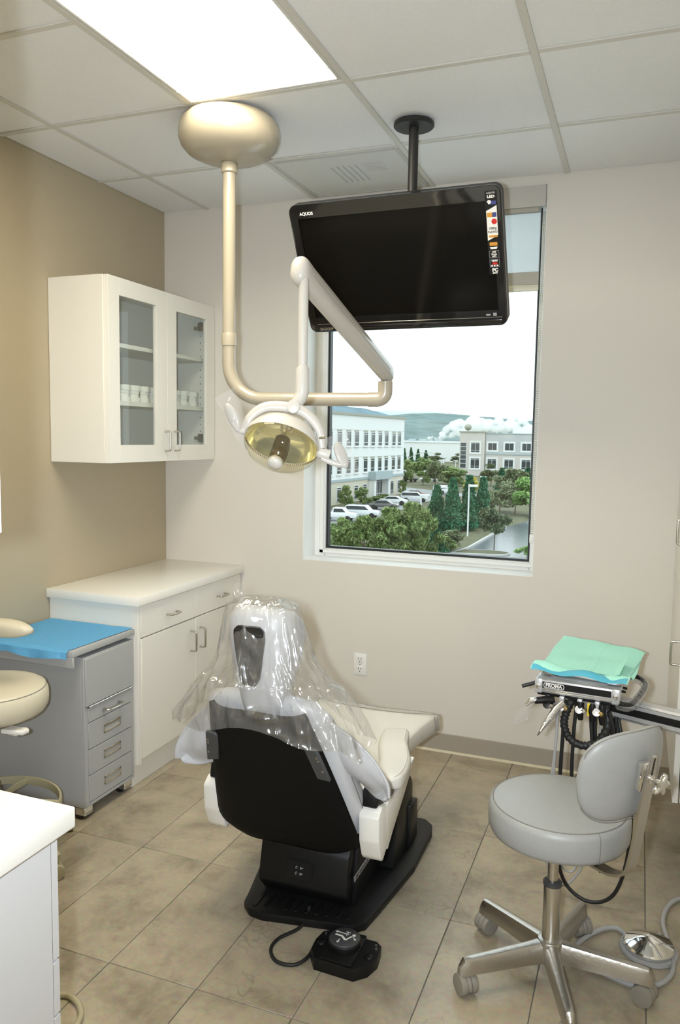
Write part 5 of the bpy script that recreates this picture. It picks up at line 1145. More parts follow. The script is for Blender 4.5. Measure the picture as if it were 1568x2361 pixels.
# headrest
HR0 = Vector((1.495, -1.835, .845)); hu = Vector((0, -.06, 1)).normalized(); hn = Vector((0, -1, -.06)).normalized()
def hp(x, t, d): return HR0 + Vector((x, 0, 0)) + hu * (t + .30 * min(0, d + .01)) + hn * d
hr_ = []
for t, hw, d0, d1 in ((-.075, .040, -.075, -.04), (-.068, .058, -.095, -.022), (-.03, .066, -.115, -.008), (.03, .074, -.140, .002), (.10, .090, -.170, .006), (.17, .100, -.180, .006), (.215, .098, -.165, .000), (.240, .080, -.130, -.020), (.248, .045, -.10, -.045)):
    r_n = []
    for k in range(44):
        a = 2 * PI * k / 44; c, s = math.cos(a), math.sin(a); x = hw * math.copysign(abs(c) ** .5, c); d = (d0 + d1) / 2 + (d1 - d0) / 2 * math.copysign(abs(s) ** .5, s)
        q_ = (abs(x) / hw) ** 2
        if s < 0: d += .055 * (1 - q_) * (1 if d1 > -.02 else .3)      # hollow towards the patient's head
        r_n.append(hp(x, t, d - (.016 * q_ if s > 0 else 0)))
    hr_.append(r_n)
hrp = obj('headrest_cushion', MB().loft(hr_), M['grey_leather'], dc, ang=70)
HPM = frame(hp(-.006, .105, .004), Vector((1, 0, 0)), hu, hn)
obj('headrest_plate', MB().prism([(-.024, -.082), (.016, -.082), (.028, -.060), (.046, .050), (.044, .076), (.030, .088), (-.036, .088), (-.048, .076), (-.049, .050), (-.034, -.060)], -.006, .008, .004, 2, HPM), M['blackgloss'], hrp)

# thin plastic sheet draped over headrest and shoulders
def drape(u, v):
    a = u * 2 * PI; c, s = math.cos(a), math.sin(a)      # a=pi/2 : window side, a=3pi/2 : camera side
    prof = [(0.0, .004, .003, 1.098), (.05, .060, .030, 1.102), (.12, .104, .070, 1.082), (.28, .122, .092, 1.000), (.42, .140, .104, .935), (.58, .185, .114, .875), (.74, .236, .122, .832), (.88, .275, .128, .797), (1.0, .300, .132, .766)]
    for i in range(len(prof) - 1):
        if prof[i][0] <= v <= prof[i + 1][0]: break
    k = (v - prof[i][0]) / (prof[i + 1][0] - prof[i][0]); A, B = prof[i], prof[i + 1]
    rx, ry, z = [A[j] + (B[j] - A[j]) * k for j in (1, 2, 3)]
    cyc = -1.775 + .03 * max(0, v - .5)
    rdg = lambda q_: 1 - 3.2 * abs(noise.noise(Vector((c * q_ + 5 + v * .8, s * q_, v * q_ * .7 + 2)))) ** .8
    w_ = .55 * noise.noise(Vector((c * 1.6, s * 1.6, v * 2.2))) + .42 * rdg(2.4) + .26 * rdg(5.0) + .16 * math.sin(a * 6 + v * 7 + 4 * noise.noise(Vector((c * 1.5, s * 1.5, v * 2)))) - .25
    amp = .007 + .022 * v
    x = rx * math.copysign(abs(c) ** .8, c) * (1 + .0) + (c * w_ * amp); y = ry * math.copysign(abs(s) ** .8, s) + s * w_ * amp
    hem = (max(0, v - .75) / .25)
    zz = z - hem * (.045 * abs(c) ** 2.0 * (1 + .4 * c)) + hem * .012 * math.sin(a * 7) + .006 * w_ * v
    if s < 0 and v > .55: zz -= .010 * hem; y -= .010
    peak = max(0, 1 - v / .10) * .0
    return (1.490 + .020 * v + x, cyc + y, zz + peak)
ps = obj('plastic_sheet', MB().sheet(drape, 190, 100), M['sheet'], ang=80)
tag(ps, 'clear crinkled plastic sheet draped over the dental chair headrest', 'plastic cover')
def flag(u, v): 
    w_ = .030 * (1 - v) ** 1.2 + .003; return (1.415 + (u - .5) * 2 * w_ + .012 * v + .006 * math.sin(v * 5 + u * 3), -1.80 + .010 * math.sin(u * 6 + v * 4), 1.080 + .060 * v + .01 * u)
obj('sheet_corner', MB().sheet(flag, 8, 10), M['sheet'], ps, ang=80)

# ---- foot pedal with its cord
fp_ = thing('foot_pedal', 'black floor pedal with a round rocker disc behind the chair base', 'pedal', (1.705, -1.655, 0))
FM = Matrix.Translation((1.706, -1.652, 0)) @ Matrix.Rotation(math.radians(3), 4, 'Z')
pol = [(-.096, -.030), (-.072, -.070), (.052, -.082), (.086, -.052), (.104, -.004), (.100, .052), (.086, .066), (.050, .068), (.044, .084), (-.052, .084), (-.088, .062), (-.098, .020)]
pb = MB(); pb.loft([[(p[0], p[1], 0) for p in pol], [(p[0], p[1], .030) for p in pol], [(p[0] * .97, p[1] * .97, .035) for p in pol]], FM)
pbo = obj('housing', pb, M['blacktex'], fp_, ang=30)
obj('raised_deck', MB().prism([(-.056, -.066), (.044, -.073), (.050, .060), (-.050, .070)], .034, .041, .003, 2, FM), M['blacktex'], fp_)
obj('disc_collar', MB().lathe([(.046, .038), (.050, .042), (.050, .054), (.047, .057)], 40, FM @ Matrix.Translation((-.004, .016, 0))), M['black'], fp_)
dk = obj('rocker_disc', MB().lathe([(.046, .056), (.0465, .060), (.044, .0625), (.001, .0630)], 40, FM @ Matrix.Translation((-.004, .016, 0)), sx=1.0), M['graphite'], fp_, ang=60)
for x, y in ((-.074, .005), (.080, -.012)):
    pk = MB(); pk.lathe([(.013, .034), (.013, .0375), (.010, .0405), (.001, .041)], 20, FM @ Matrix.Translation((x, y, 0)))
    obj('foot_button', pk, M['black'], fp_, ang=60)
for x, y in ((-.076, .052), (.086, .045), (.090, .030)): obj('screw', MB().cyl(FM @ Vector((x, y, .034)), FM @ Vector((x, y, .037)), .0045, 10), M['nickel'], fp_)
IM = FM @ Matrix.Translation((-.004, .016, .0632)) @ Matrix.Rotation(math.radians(-6), 4, 'Z')
def icon(pl, nm='printed_icon'): return obj(nm, MB().prism(pl, 0, .0006, mt=IM), M['paper'], dk)
icon([(-.030, .002), (-.008, .002), (.008, -.010), (.018, .010), (.022, .008), (.010, -.016), (.004, -.016), (-.010, -.004), (-.030, -.004)])
obj('printed_icon', MB().lathe([(.0055, 0), (.0055, .0006), (.001, .0006)], 14, IM @ Matrix.Translation((.024, .015, 0))), M['paper'], dk)
icon([(-.036, .013), (-.028, .018), (-.028, .0145), (.008, .0145), (.008, .0118), (-.028, .0118), (-.028, .008)])
icon([(-.010, -.036), (-.015, -.028), (-.0115, -.028), (-.0105, -.016), (-.008, -.016), (-.0085, -.028), (-.005, -.028)])
icon([(.036, -.006), (.030, -.005), (.032, -.002), (.024, .005), (.026, .007), (.034, .000), (.037, .002)])
icon([(.002, .022), (.004, .022), (.004, .006), (.002, .006)]); icon([(-.004, .024), (.010, .024), (.010, .022), (-.004, .022)])
cord = catmull([(1.528, -1.500, .036), (1.530, -1.530, .020), (1.524, -1.575, .007), (1.487, -1.645, .007), (1.487, -1.700, .007), (1.525, -1.742, .007), (1.580, -1.738, .007), (1.606, -1.690, .009), (1.604, -1.610, .012), (1.622, -1.570, .014), (1.665, -1.562, .016)], 8)
obj('cord', MB().tube(cord, .0055, 10), M['rubber'], fp_)
# ================================================================== OPERATOR STOOL with backrest
SX, SY = 2.283, -1.505
os_ = thing('operator_stool', 'grey vinyl swivel stool with a curved backrest on a polished five-arm base', 'stool', (SX, SY, 0))
SM = Matrix.Translation((SX, SY, 0))
hub = MB(); hub.lathe([(.030, .062), (.037, .066), (.038, .118), (.034, .126), (.024, .130)], 32, SM); obj('hub', hub, M['alu'], os_)
def caster(parent, c, az, mt, rad=.026):
    """twin-wheel hooded caster at floor point c"""
    R_ = Matrix.Translation((c[0], c[1], 0)) @ Matrix.Rotation(az, 4, 'Z')
    b = MB(); b.cyl(R_ @ Vector((-.006, 0, .050)), R_ @ Vector((-.006, 0, .075)), .006, 10)
    cs = obj('caster', b, M['alu'], parent)
    h = MB(); prof = [(rad * 1.04 * math.cos(a), rad + rad * 1.04 * math.sin(a)) for a in [math.radians(-18 + 216 * k / 14) for k in range(15)]]
    h.prism(prof, -.006, .006, .002, 1, R_ @ XZ); obj('hood', h, mt, cs, ang=50)
    for s_ in (-1, 1):
        wh = MB(); q_ = R_ @ Matrix.Translation((0, s_ * .0160, rad)) @ Matrix.Rotation(PI / 2, 4, 'X')
        wh.lathe([(rad - .006, -.0100), (rad - .001, -.0090), (rad, -.006), (rad, .006), (rad - .001, .0090), (rad - .006, .0100)], 28, q_); obj('wheel', wh, mt, cs)
    return cs
for n_, deg in enumerate((215, 144, 74, 0, 287)):
    a = math.radians(deg); R_ = SM @ Matrix.Rotation(a, 4, 'Z')
    rings = []
    for r, w0, w1, z0, z1 in ((.022, .022, .017, .066, .124), (.06, .0195, .0140, .066, .120), (.15, .0180, .0125, .064, .113), (.245, .0170, .0115, .062, .106), (.266, .0165, .0110, .060, .104), (.280, .0125, .006, .056, .084)):
        rings.append([(r, -w0, z0), (r, w0, z0), (r, (w0 + w1) / 2, z1 - .010), (r, w1 * .8, z1 - .001), (r, 0, z1 + .0015), (r, -w1 * .8, z1 - .001), (r, -(w0 + w1) / 2, z1 - .010)])
    obj('base_arm', MB().loft(rings, R_), M['alu'], os_, ang=30)
    caster(os_, (SX + .258 * math.cos(a), SY + .258 * math.sin(a)), (2.3, .9, 2.2, 2.75, 1.5)[n_], M['caster'], .030)
cy = MB(); cy.lathe([(.0235, .122), (.0245, .126), (.0245, .286), (.0235, .290), (.017, .291)], 32, SM); obj('outer_column', cy, M['steel'], os_)
obj('column_collar', MB().lathe([(.018, .288), (.0265, .289), (.0268, .298), (.022, .302), (.0165, .302)], 32, SM), M['graphite'], os_)
obj('gas_lift', MB().lathe([(.0155, .298), (.0155, .428)], 28, SM), M['steel'], os_)
QX, QY = 2.288, -1.468
QM = Matrix.Translation((QX, QY, 0))
obj('seat_plate', MB().box((QX - .09, QY - .075, .420), (QX + .09, QY + .075, .433), .002, 1), M['black'], os_)
seat_p = [(r, z + .016) for r, z in [(.120, .412), (.180, .413), (.191, .418), (.197, .430), (.1985, .455), (.198, .484), (.194, .497), (.1855, .503), (.178, .504), (.150, .510), (.100, .515), (.05, .517), (.001, .5175)]]
sc_ = obj('seat_cushion', MB().lathe(seat_p, 64, QM), M['stool_vinyl'], os_, ang=70)
tr = MB(); tr.tube([(QX + .1860 * math.cos(2 * PI * k / 72), QY + .1860 * math.sin(2 * PI * k / 72), .5190) for k in range(72)], .0014, 6, closed=True); obj('seam_line', tr, M['seam'], sc_)
aa = math.radians(-52)
obj('seam_line', MB().tube([(QX + r * math.cos(aa), QY + r * math.sin(aa), z) for r, z in ((.1865, .5190), (.1945, .5132), (.1987, .500), (.1992, .472), (.1978, .446), (.1915, .434))], .0011, 6), M['seam'], sc_)
obj('height_lever', MB().tube([(QX + .05, QY - .03, .412), (QX + .11, QY - .09, .405), (QX + .125, QY - .108, .392)], .005, 8), M['black'], os_)
# backrest: arc-shaped pad around the seat
def back(th, zz, d):
    lean = (zz - .60) * .12
    r = .232 + d + lean
    return Vector((QX + r * math.cos(th), QY + r * math.sin(th), zz))
AZC = math.radians(-40); HA = math.radians(36.5)
rings = []; n_u = 40
for i in range(n_u + 1):
    u = -1 + 2 * i / n_u; e_ = (1 - abs(u) ** 3.2) ** (1 / 2.4) if abs(u) < 1 else 0
    hz = max(.004, .124 * e_); zc = .690 + .008 * (1 - u * u); tk = max(.003, .0235 * (1 - abs(u) ** 8) ** .5)
    rg = []
    for k in range(28):
        a = 2 * PI * k / 28; c, s = math.cos(a), math.sin(a)
        rg.append(back(AZC + HA * u, zc + hz * math.copysign(abs(s) ** .82, s), tk * math.copysign(abs(c) ** .7, c)))
    rings.append(rg)
bk = obj('backrest', MB().loft(rings), M['stool_vinyl'], os_, ang=70)
edge = [rings[i][7] + Vector((0, 0, .0008)) for i in range(2, n_u - 1)] + [rings[i][21] - Vector((0, 0, .0008)) for i in range(n_u - 2, 1, -1)]
edge2 = []
for i, p in enumerate(edge):
    d = Vector((p.x - QX, p.y - QY, 0)).normalized(); edge2.append(p + d * .010 * 1.0)
obj('seam_line', MB().tube(edge2, .0013, 6, closed=True), M['seam'], bk)
AB = math.radians(-38)
rad = Vector((math.cos(AB), math.sin(AB), 0)); tn = Vector((-math.sin(AB), math.cos(AB), 0)); O = Vector((QX, QY, 0))
barp = catmull([O + rad * .06 + Vector((0, 0, .402)), O + rad * .16 + Vector((0, 0, .400)), O + rad * .205 + Vector((0, 0, .406)), O + rad * .242 + Vector((0, 0, .428)), O + rad * .258 + Vector((0, 0, .475)), O + rad * .278 + Vector((0, 0, .60)), O + rad * .304 + Vector((0, 0, .766))], 6)
rg = []
for i, p in enumerate(barp):
    t_ = (barp[min(i + 1, len(barp) - 1)] - barp[max(i - 1, 0)]).normalized(); nn = t_.cross(tn).normalized(); w_ = .0185 * (1 if i < len(barp) - 3 else (.93, .75, .4)[i - (len(barp) - 3)])
    rg.append([p + tn * w_ + nn * .0035, p - tn * w_ + nn * .0035, p - tn * w_ - nn * .0035, p + tn * w_ - nn * .0035])
bar = obj('support_bar', MB().loft(rg), M['steel'], os_, ang=30)
pk = O + rad * .2945 + Vector((0, 0, .706)); upb = (O + rad * .304 + Vector((0, 0, .766)) - (O + rad * .278 + Vector((0, 0, .60)))).normalized(); ob = upb.cross(tn).normalized()
if ob.dot(rad) < 0: ob = -ob
sl = pk + upb * .030 + ob * .0036; obj('slot', MB().box((-.0028, -.026, -.0004), (.0028, .026, .0006), mt=frame(sl, tn, upb, ob)), M['dark'], bar)
br = MB(); BM = frame(pk - ob * .016, tn, upb, ob); br.box((-.022, -.040, -.020), (.022, .036, .012), .004, 2, BM); obj('back_bracket', br, M['chrome'], os_)
obj('rivet', MB().ell((0, 0, 0), (.004, .004, .003), 10, 6, frame(pk - ob * .012 - tn * .0225, upb, ob, -tn)), M['chrome'], os_)
sp_ = MB(); sp_.cyl(pk + ob * .002, pk + ob * .030, .0055, 14); sp_.cyl(pk + ob * .003, pk + ob * .007, .012, 20); obj('knob_spindle', sp_, M['chrome'], os_, fix=False)
KM = frame(pk + ob * .026, tn, upb, ob)
kp = []
for k in range(60):
    a = 2 * PI * k / 60; r = .0225 + .0075 * math.cos(5 * a); kp.append((r * math.cos(a), r * math.sin(a)))
kn = MB(); kn.prism(kp, 0, .016, .004, 2, KM); obj('star_knob', kn, M['chrome'], os_, ang=50)

# ================================================================== ASSISTANT STOOL at the left edge
AX, AY = .330, -1.620
as_ = thing('assistant_stool', 'ivory round stool with a padded arm and foot ring before the grey cart', 'stool', (AX, AY, 0))
AM = Matrix.Translation((AX, AY, 0))
sp = [(.10, .542), (.165, .548), (.186, .558), (.197, .576), (.200, .602), (.198, .628), (.190, .645), (.178, .653), (.14, .661), (.08, .666), (.001, .668)]
sc2 = obj('seat_cushion', MB().lathe(sp, 64, AM), M['ivory_vinyl'], as_, ang=70)
obj('seam_line', MB().tube([(AX + .1905 * math.cos(2 * PI * k / 72), AY + .1905 * math.sin(2 * PI * k / 72), .6455) for k in range(72)], .0015, 6, closed=True), M['caster'], sc2)
obj('seat_plate', MB().box((AX - .09, AY - .09, .528), (AX + .09, AY + .09, .546), .003, 1), M['graphite'], as_)
lv = MB(); lv.prism([(.120, -.075), (.200, -.060), (.205, -.030), (.190, -.022), (.125, -.030)], .518, .534, .003, 1, AM); lv.box((AX + .13, AY - .055, .508), (AX + .17, AY - .035, .520), .003, 1); obj('adjust_lever', lv, M['paper'], as_, fix=False)
obj('gas_lift', MB().lathe([(.0145, .27), (.0145, .54)], 24, AM), M['chrome'], as_)
obj('column_boot', MB().lathe([(.016, .262), (.026, .267), (.026, .292), (.016, .299)], 24, AM), M['black'], as_)
obj('outer_column', MB().lathe([(.028, .07), (.028, .275)], 28, AM), M['steel'], as_)
rgm = MB(); rr_ = []
for k in range(80):
    a = 2 * PI * k / 80; c, s = math.cos(a), math.sin(a)
    rr_.append([(AX + (.232 + dr) * c, AY + (.232 + dr) * s, .198 + dz) for dr, dz in ((-.005, -.016), (.005, -.016), (.006, 0), (.004, .014), (-.004, .014), (-.006, 0))])
rr_.append(rr_[0]); rgm.loft(rr_, cap=False); fr_ = obj('foot_ring', rgm, M['hosebeige'], as_)
for deg in (30, 102, 174, 246, 318):
    a = math.radians(deg); c, s = math.cos(a), math.sin(a)
    obj('ring_spoke', MB().tube([(AX + .026 * c, AY + .026 * s, .208), (AX + .13 * c, AY + .13 * s, .210), (AX + .228 * c, AY + .228 * s, .198)], .009, 8, flat=1.6), M['hosebeige'], fr_)
for deg in (-2, 70, 142, 214, 286):
    a = math.radians(deg); c, s = math.cos(a), math.sin(a); R_ = AM @ Matrix.Rotation(a, 4, 'Z')
    obj('base_arm', MB().loft([[(r, -w0, z0), (r, w0, z0), (r, w0 * .8, z1), (r, -w0 * .8, z1)] for r, w0, z0, z1 in ((.02, .028, .075, .130), (.15, .024, .072, .112), (.285, .020, .066, .094), (.302, .014, .062, .086))], R_), M['hosebeige'], as_, ang=30)
    caster(as_, (AX + .288 * c, AY + .288 * s), a + 1.0, M['hosebeige'], .027)
# padded body support arm
pa = [tuple(p) for p in catmull([(.505, -1.598, .862), (.38, -1.603, .862), (.26, -1.625, .862), (.16, -1.68, .862), (.10, -1.77, .862), (.09, -1.87, .862)], 5)]
rg = []; n_p = len(pa)
for i in range(n_p):
    t_ = min(i, n_p - 1 - i); e_ = (.30, .62, .82, .93, .985)[t_] if t_ < 5 else 1.0
    p = Vector(pa[i]); d = (Vector(pa[min(i + 1, n_p - 1)]) - Vector(pa[max(i - 1, 0)])).cross(Vector((0, 0, 1))).normalized()
    rg.append([p + d * (.040 * e_ * math.copysign(abs(math.cos(a)) ** .7, math.cos(a))) + Vector((0, 0, .031 * e_ * math.copysign(abs(math.sin(a)) ** .7, math.sin(a)))) for a in [2 * PI * k / 24 for k in range(24)]])
obj('arm_pad', MB().loft(rg), M['ivory_vinyl'], as_, ang=70)
obj('arm_post', MB().tube(catmull([(AX - .08, AY - .02, .535), (AX - .17, AY - .04, .530), (AX - .225, AY - .06, .55), (AX - .225, AY - .07, .70), (AX - .185, AY - .07, .845)], 6), .010, 10), M['chrome'], as_)

# ================================================================== FOOT CONTROL and hoses on the floor
fo = thing('foot_control', 'round chrome foot control with a pale rim beside the operator stool', 'foot control', (2.555, -1.262, 0))
FO = Matrix.Translation((2.555, -1.262, 0))
obj('base_ring', MB().lathe([(.082, 0), (.085, .004), (.083, .012), (.074, .015), (.07, .015)], 48, FO), M['hosegrey'], fo)
obj('chrome_disc', MB().lathe([(.068, .014), (.0735, .017), (.0745, .024), (.070, .029), (.040, .042), (.012, .053), (.001, .0545)], 64, FO), M['chrome'], fo, ang=20)
hp_ = catmull([(2.492, -1.225, .012), (2.455, -1.195, .010), (2.402, -1.235, .010), (2.350, -1.330, .010), (2.372, -1.400, .010), (2.441, -1.437, .010), (2.520, -1.455, .010), (2.588, -1.415, .010), (2.622, -1.330, .010), (2.610, -1.200, .010), (2.600, -1.080, .010), (2.640, -.960, .012), (2.740, -.900, .03), (2.80, -.92, .25), (2.83, -1.0, .52)], 8)
obj('hose', MB().tube(hp_, .0075, 10), M['hosegrey'], fo)
hb_ = catmull([(1.02, -2.50, .010), (1.005, -2.30, .009), (1.010, -2.14, .009), (1.045, -2.092, .009), (1.090, -2.098, .009), (1.122, -2.118, .009), (1.148, -2.155, .009), (1.165, -2.25, .009), (1.15, -2.45, .009), (1.10, -2.62, .02)], 8)
tag(obj('suction_hose', MB().tube(hb_, .0085, 10), M['hosebeige']), 'loop of beige hose on the floor beside the near drawer cabinet', 'hose')

# ================================================================== DELIVERY UNIT
du = thing('delivery_unit', 'aluminium instrument delivery unit on a rail arm, handpieces hanging below', 'delivery unit', (2.315, -.98, .70))
DM = Matrix.Translation((2.315, -.985, 0)) @ Matrix.Rotation(math.radians(-5), 4, 'Z')      # front face is local -Y
hx, hy = .133, .150
bd = MB(); bd.box((-hx, -hy, .724), (hx, hy, .768), .004, 2, DM); body = obj('body', bd, M['alurail'], du)
for z in (.7285, .7345): obj('groove', MB().box((-hx + .012, -hy - .0014, z), (hx - .022, -hy + .001, z + .0028), .0006, 1, DM), M['steel'], body)
obj('front_band', MB().box((-hx + .024, -hy - .0012, .7405), (hx - .026, -hy + .001, .7615), mt=DM), M['black'], body)
TX = DM @ frame(Vector((-hx + .034, -hy - .0018, .751)), Vector((1, 0, 0)), Vector((0, 0, 1)), Vector((0, -1, 0)))
text('lettering', 'PROMA', .0165, M['paper'], body, TX, bold=.0006, sx=.95)
o_, i_ = [(p[0], p[1]) for p in rrect(.066, .0175, .006)], rrect(.062, .0140, .005)
rm = MB(); rm.loft([[(p[0], p[1], 0) for p in o_], [(p[0], p[1], .0005) for p in o_], [(p[0], p[1], .0005) for p in i_], [(p[0], p[1], 0) for p in i_]], TX @ Matrix.Translation((.027, 0, 0)), cap=False); obj('emblem_frame', rm, M['paper'], body)
for x in (-hx + .011, hx - .012):
    obj('end_block', MB().box((x - .012, -hy - .003, .722), (x + .012, -hy + .008, .770), .003, 2, DM), M['alurail'], body)
    obj('knob', MB().cyl(DM @ Vector((x, -hy - .003, .746)), DM @ Vector((x, -hy - .013, .746)), .0085, 18, .002), M['chrome'], body)
for y in (-.10, -.06): obj('toggle', MB().cyl(DM @ Vector((hx, y, .752)), DM @ Vector((hx + .012, y - .004, .752)), .004, 10), M['black'], body)
# side handles
hr2 = catmull([(hx, .10, .752), (hx + .035, .095, .748), (hx + .060, .050, .742), (hx + .052, -.030, .728), (hx + .030, -.105, .716), (hx - .004, -.132, .720)], 6)
hh = obj('side_handle', MB().tube([DM @ p for p in hr2], .0075, 12), M['rubber'], du)
def slv(u, v):
    p = hr2[int(u * (len(hr2) - 1))]; a = 2 * PI * v; return DM @ (p + Vector((.012 * math.cos(a), .004, .013 * math.sin(a) - .010 * (math.sin(a) < 0) * (1 + noise.noise(Vector((u * 5, v * 3, 2)))))))
obj('clear_sleeve', MB().sheet(slv, 30, 12), M['sleeve'], hh)
obj('side_handle', MB().tube([DM @ Vector(p) for p in ((-hx, -.11, .745), (-hx - .02, -.118, .738), (-hx - .048, -.128, .728))], .0065, 12), M['rubber'], du)
# steel tray on top
trl = [[(p[0], p[1], z) for p in rrect(w_, d_, r_)] for w_, d_, r_, z in ((.255, .375, .02, .7745), (.275, .395, .03, .7745), (.282, .402, .032, .786), (.286, .406, .034, .787), (.286, .406, .034, .7855), (.278, .398, .030, .7730), (.255, .375, .02, .7725))]
TM = Matrix.Translation((2.338, -.895, 0)) @ Matrix.Rotation(math.radians(-8), 4, 'Z')
tb = MB(); tb.loft(trl, TM); obj('instrument_tray', tb, M['chrome'], du)
obj('tray_support', MB().box((-.09, -.12, .768), (.09, .20, .7725), .002, 1, DM), M['alurail'], du)
# rail arm to the side wall
rb = Vector((2.330, -.935, .657)); re_ = Vector((2.950, -1.165, .657)); rx = (re_ - rb).normalized(); RM_ = frame(rb, rx, Vector((0, 0, 1)).cross(rx), Vector((0, 0, 1)))
Lr = (re_ - rb).length
rl = MB(); rl.prism([(0, -.034), (.020, -.034), (.024, -.026), (.024, .026), (.020, .034), (0, .034), (-.020, .034), (-.024, .026), (-.024, -.026), (-.020, -.034)], 0, Lr, 0, 1, RM_ @ Matrix(((0, 0, 1, 0), (1, 0, 0, 0), (0, 1, 0, 0), (0, 0, 0, 1))))
rail = obj('rail_arm', rl, M['alurail'], du, ang=20)
obj('rail_inlay', MB().box((.02, -.0252, -.011), (Lr - .01, -.0235, .013), mt=RM_), M['black'], rail)
for z in (-.026, .026): obj('rail_groove', MB().box((.01, -.0247, z - .001), (Lr - .01, -.0238, z + .001), mt=RM_), M['steel'], rail)
obj('arm_knuckle', MB().cyl((2.345, -.940, .622), (2.345, -.940, .725), .030, 28, .003), M['alurail'], du)
obj('wall_bracket', MB().box((2.925, -1.235, .58), (2.949, -1.095, .74), .005, 2), M['alurail'], du)
# instrument holders, handpieces and tubing
obj('holder_bar', MB().box((-hx + .006, -hy + .010, .712), (hx - .03, -hy + .028, .724), .002, 1, DM), M['black'], du)
hx_ = [(-.090, 0), (-.045, 1), (.012, 2), (.066, 3)]
for x, n_ in hx_:
    hb = MB(); hb.box((x - .008, -hy - .008, .700), (x + .008, -hy + .014, .722), .003, 2, DM); hb.lathe([(.008, -.005), (.0125, -.004), (.0125, .004), (.008, .005)], 18, DM @ Matrix.Translation((x, -hy - .014, .690)) @ Matrix.Rotation(1.1, 4, 'X'))
    obj('instrument_holder', hb, M['alurail'] if n_ else M['black'], du, fix=False)
    obj('holder_valve', MB().cyl(DM @ Vector((x + .014, -hy - .004, .690)), DM @ Vector((x + .014, -hy - .020, .688)), .008, 16, .001), M['brass'] if n_ % 2 else M['chrome'], du)
D = lambda x, y, z: DM @ Vector((x, y, z))
sy = MB(); sy.tube([D(-.070, -.150, .706), D(-.100, -.165, .705), D(-.128, -.172, .700)], [.011, .012, .011], 14); h1 = obj('air_water_syringe', sy, M['blacktex'], du)
obj('syringe_head', MB().tube([D(-.122, -.171, .703), D(-.140, -.176, .700), D(-.153, -.182, .684)], [.010, .0105, .006], 14), M['chrome'], h1)
def bag(u, v):
    c = Vector(D(-.133, -.176, .704)).lerp(Vector(D(-.178, -.196, .622)), v); w_ = .012 + .016 * v; s_ = (u - .5) * 2; q_ = .012 * (1 - v * .8)
    return c + Vector((w_ * s_ + .004 * math.sin(v * 9), -q_ * math.cos(s_ * 2.2) - .002, .014 * s_ * v))
obj('clear_sleeve', MB().sheet(bag, 10, 14), M['sleeve'], h1)
hpz = [D(-.040, -.158, .702), D(-.058, -.176, .684), D(-.078, -.200, .652), D(-.089, -.214, .633), D(-.097, -.223, .618)]
h2 = obj('handpiece', MB().tube(hpz, [.0115, .0120, .0095, .0070, .0042], 18), M['steel'], du)
for k in (1.6, 1.8, 2.6): 
    p = hpz[int(k)].lerp(hpz[int(k) + 1], k % 1); d = (hpz[4] - hpz[0]).normalized(); obj('knurl_ring', MB().cyl(p - d * .002, p + d * .002, .0118 if k < 2 else .0088, 18), M['chrome'], h2)
obj('bur', MB().tube([hpz[4], hpz[4] + (hpz[4] - hpz[3]) * .8], [.0035, .0022], 8), M['chrome'], h2)
def bag2(u, v):
    a = u * 2 * PI; p = hpz[0].lerp(hpz[3], v); d = (hpz[3] - hpz[0]).normalized(); s1 = d.orthogonal().normalized(); s2 = d.cross(s1); r = .0165 - .006 * v + .003 * noise.noise(Vector((math.cos(a) * 2, math.sin(a) * 2, v * 4)))
    return p + s1 * (r * math.cos(a)) + s2 * (r * math.sin(a))
obj('clear_sleeve', MB().sheet(bag2, 18, 12), M['sleeve'], h2)
for x, z0 in ((.014, .700), (.052, .700), (.082, .695)):
    obj('connector', MB().tube([D(x, -.150, .712), D(x, -.156, z0 - .010), D(x + .002, -.150, z0 - .045)], [.0125, .0125, .009], 14), M['black'], du)
obj('tube_tag', MB().box((.037, -.160, .672), (.047, -.157, .715), .001, 1, DM), M['yellow'], du)
hn_ = catmull([D(-.012, -.140, .715), D(-.030, -.140, .670), D(-.036, -.140, .625), D(-.018, -.138, .582), D(.025, -.136, .563), D(.070, -.135, .585), D(.098, -.133, .640), D(.088, -.120, .710)], 10)
cr2 = obj('corrugated_hose', MB().tube(hn_, [.0125 + .0018 * math.cos(k * 2.1) for k in range(len(hn_))], 14), M['rubber'], du, ang=80)
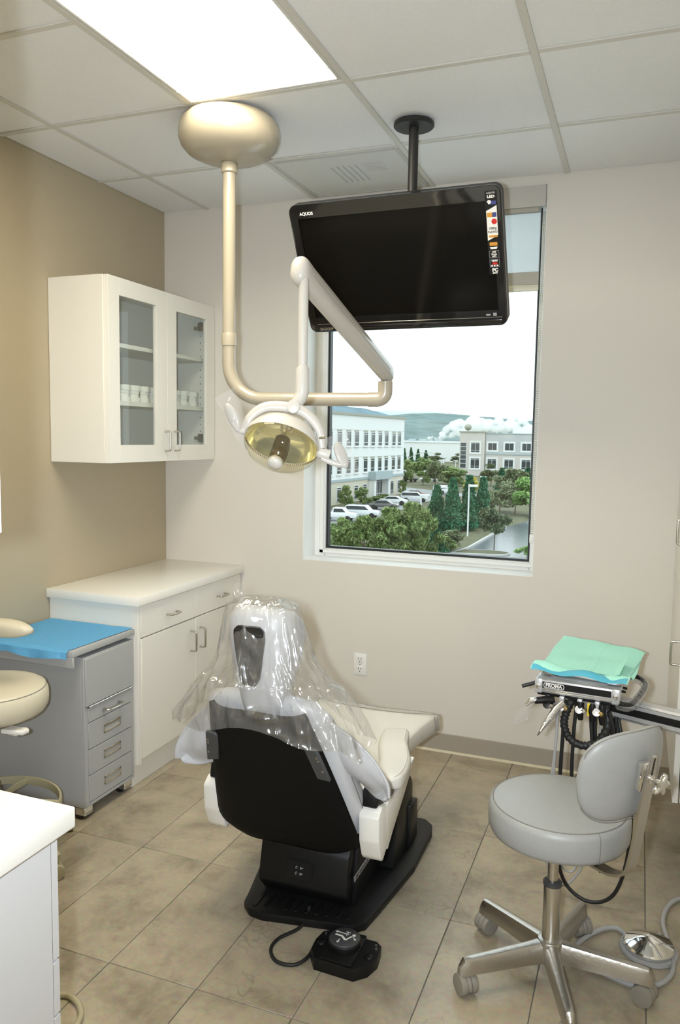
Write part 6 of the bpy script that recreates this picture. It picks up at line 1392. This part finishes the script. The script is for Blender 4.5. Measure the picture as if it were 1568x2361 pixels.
for pts, r, mt in (
    ([D(-.035, -.13, .705), D(-.040, -.128, .60), D(-.045, -.120, .45), D(-.050, -.10, .20), D(-.020, -.09, .06), D(.06, -.09, .012), D(.14, -.09, .06), D(.178, -.09, .22), D(.172, -.07, .42), D(.12, -.02, .63)], .0062, M['rubber']),
    ([D(.000, -.13, .705), D(-.006, -.128, .60), D(-.008, -.12, .45), D(-.002, -.10, .34), D(.03, -.08, .26), D(.08, -.07, .24), D(.12, -.06, .34), D(.12, -.02, .63)], .0060, M['rubber']),
    ([D(.044, -.14, .695), D(.052, -.135, .60), D(.060, -.13, .50), D(.075, -.11, .30), D(.10, -.08, .20), D(.12, -.03, .40), D(.09, .0, .63)], .0062, M['rubber']),
    ([D(.058, -.14, .695), D(.062, -.13, .60), D(.068, -.12, .50), D(.085, -.10, .35), D(.10, -.06, .30), D(.10, -.01, .63)], .0062, M['rubber']),
    ([D(.085, -.14, .690), D(.098, -.135, .62), D(.104, -.12, .55), D(.112, -.10, .42), D(.12, -.04, .40), D(.11, .0, .63)], .0062, M['rubber']),
    ([D(.100, -.138, .690), D(.116, -.13, .63), D(.112, -.12, .56), D(.114, -.10, .45), D(.12, -.05, .46), D(.12, .0, .63)], .0058, M['rubber']),
    ([D(-.070, -.14, .700), D(-.058, -.138, .60), D(-.070, -.132, .45), D(-.090, -.12, .25), D(-.07, -.10, .09), D(-.01, -.08, .05), D(.05, -.04, .2), D(.06, .02, .63)], .0042, M['hosegrey']),
    ([D(-.052, -.14, .700), D(-.060, -.138, .60), D(-.064, -.130, .45), D(-.07, -.11, .25), D(-.04, -.09, .12), D(.02, -.06, .14), D(.05, 0, .63)], .0042, M['hosegrey'])):
    obj('tubing', MB().tube(catmull(pts, 8), r, 10), mt, du)
# mint paper towel folded over the tray
def towel(u, v, lift=0.0):
    x = (u - .5) * .300; y = (v - .5) * .440
    z = .7915 + .012 * max(0, (v - .55) / .45) ** 1.2 + .020 * max(0, 1 - abs(u - .12) / .14) * .18 + .004 * noise.noise(Vector((u * 4, v * 4, 1)))
    z += .010 * max(0, (u - .86) / .14) * (-1) ; z -= .014 * max(0, (v - .93) / .07) * (u - .3)
    fold = max(0, 1 - v / .16)
    z += .020 * math.sin(PI * min(1, fold)) * (.55 + .45 * math.cos(u * 5.5)) + .004 * math.sin(u * 14) * fold
    x += -.012 * fold * (1 - u) + .006 * math.sin(v * 6)
    z += .003 * (1 if abs(u - .55) < .012 else 0)
    return TM @ Vector((x, y, z))
tw = obj('paper_towel', MB().sheet(towel, 46, 60), M['tealcloth'], ang=60)
tag(tw, 'mint green paper towel folded over the steel instrument tray', 'towel')
def flap(u, v):
    x = (u - .5) * .292 - .010 * (1 - u); y = -.220 + .052 * v; z = .7895 + (.012 + .012 * math.cos(u * 5.5) ** 2) * math.sin(PI * (.12 + .80 * v)) * (1 - .25 * v) + .003 * math.sin(u * 14) * (1 - v)
    return TM @ Vector((x, y - .012 * (1 - v), z))
obj('blue_underside', MB().sheet(lambda u, v: flap(u, v) - Vector((0, -.001, .003 * (1 - v) + .004)), 46, 10), M['tealback'], tw, ang=60)
obj('loose_fold', MB().sheet(lambda u, v: TM @ Vector((.035 + .085 * u, -.175 + .165 * v - .02 * u, .7955 + .026 * max(0, u - .75) / .25 * (.3 + .7 * v) + .004 * u)), 14, 12), M['tealcloth'], tw, ang=60)
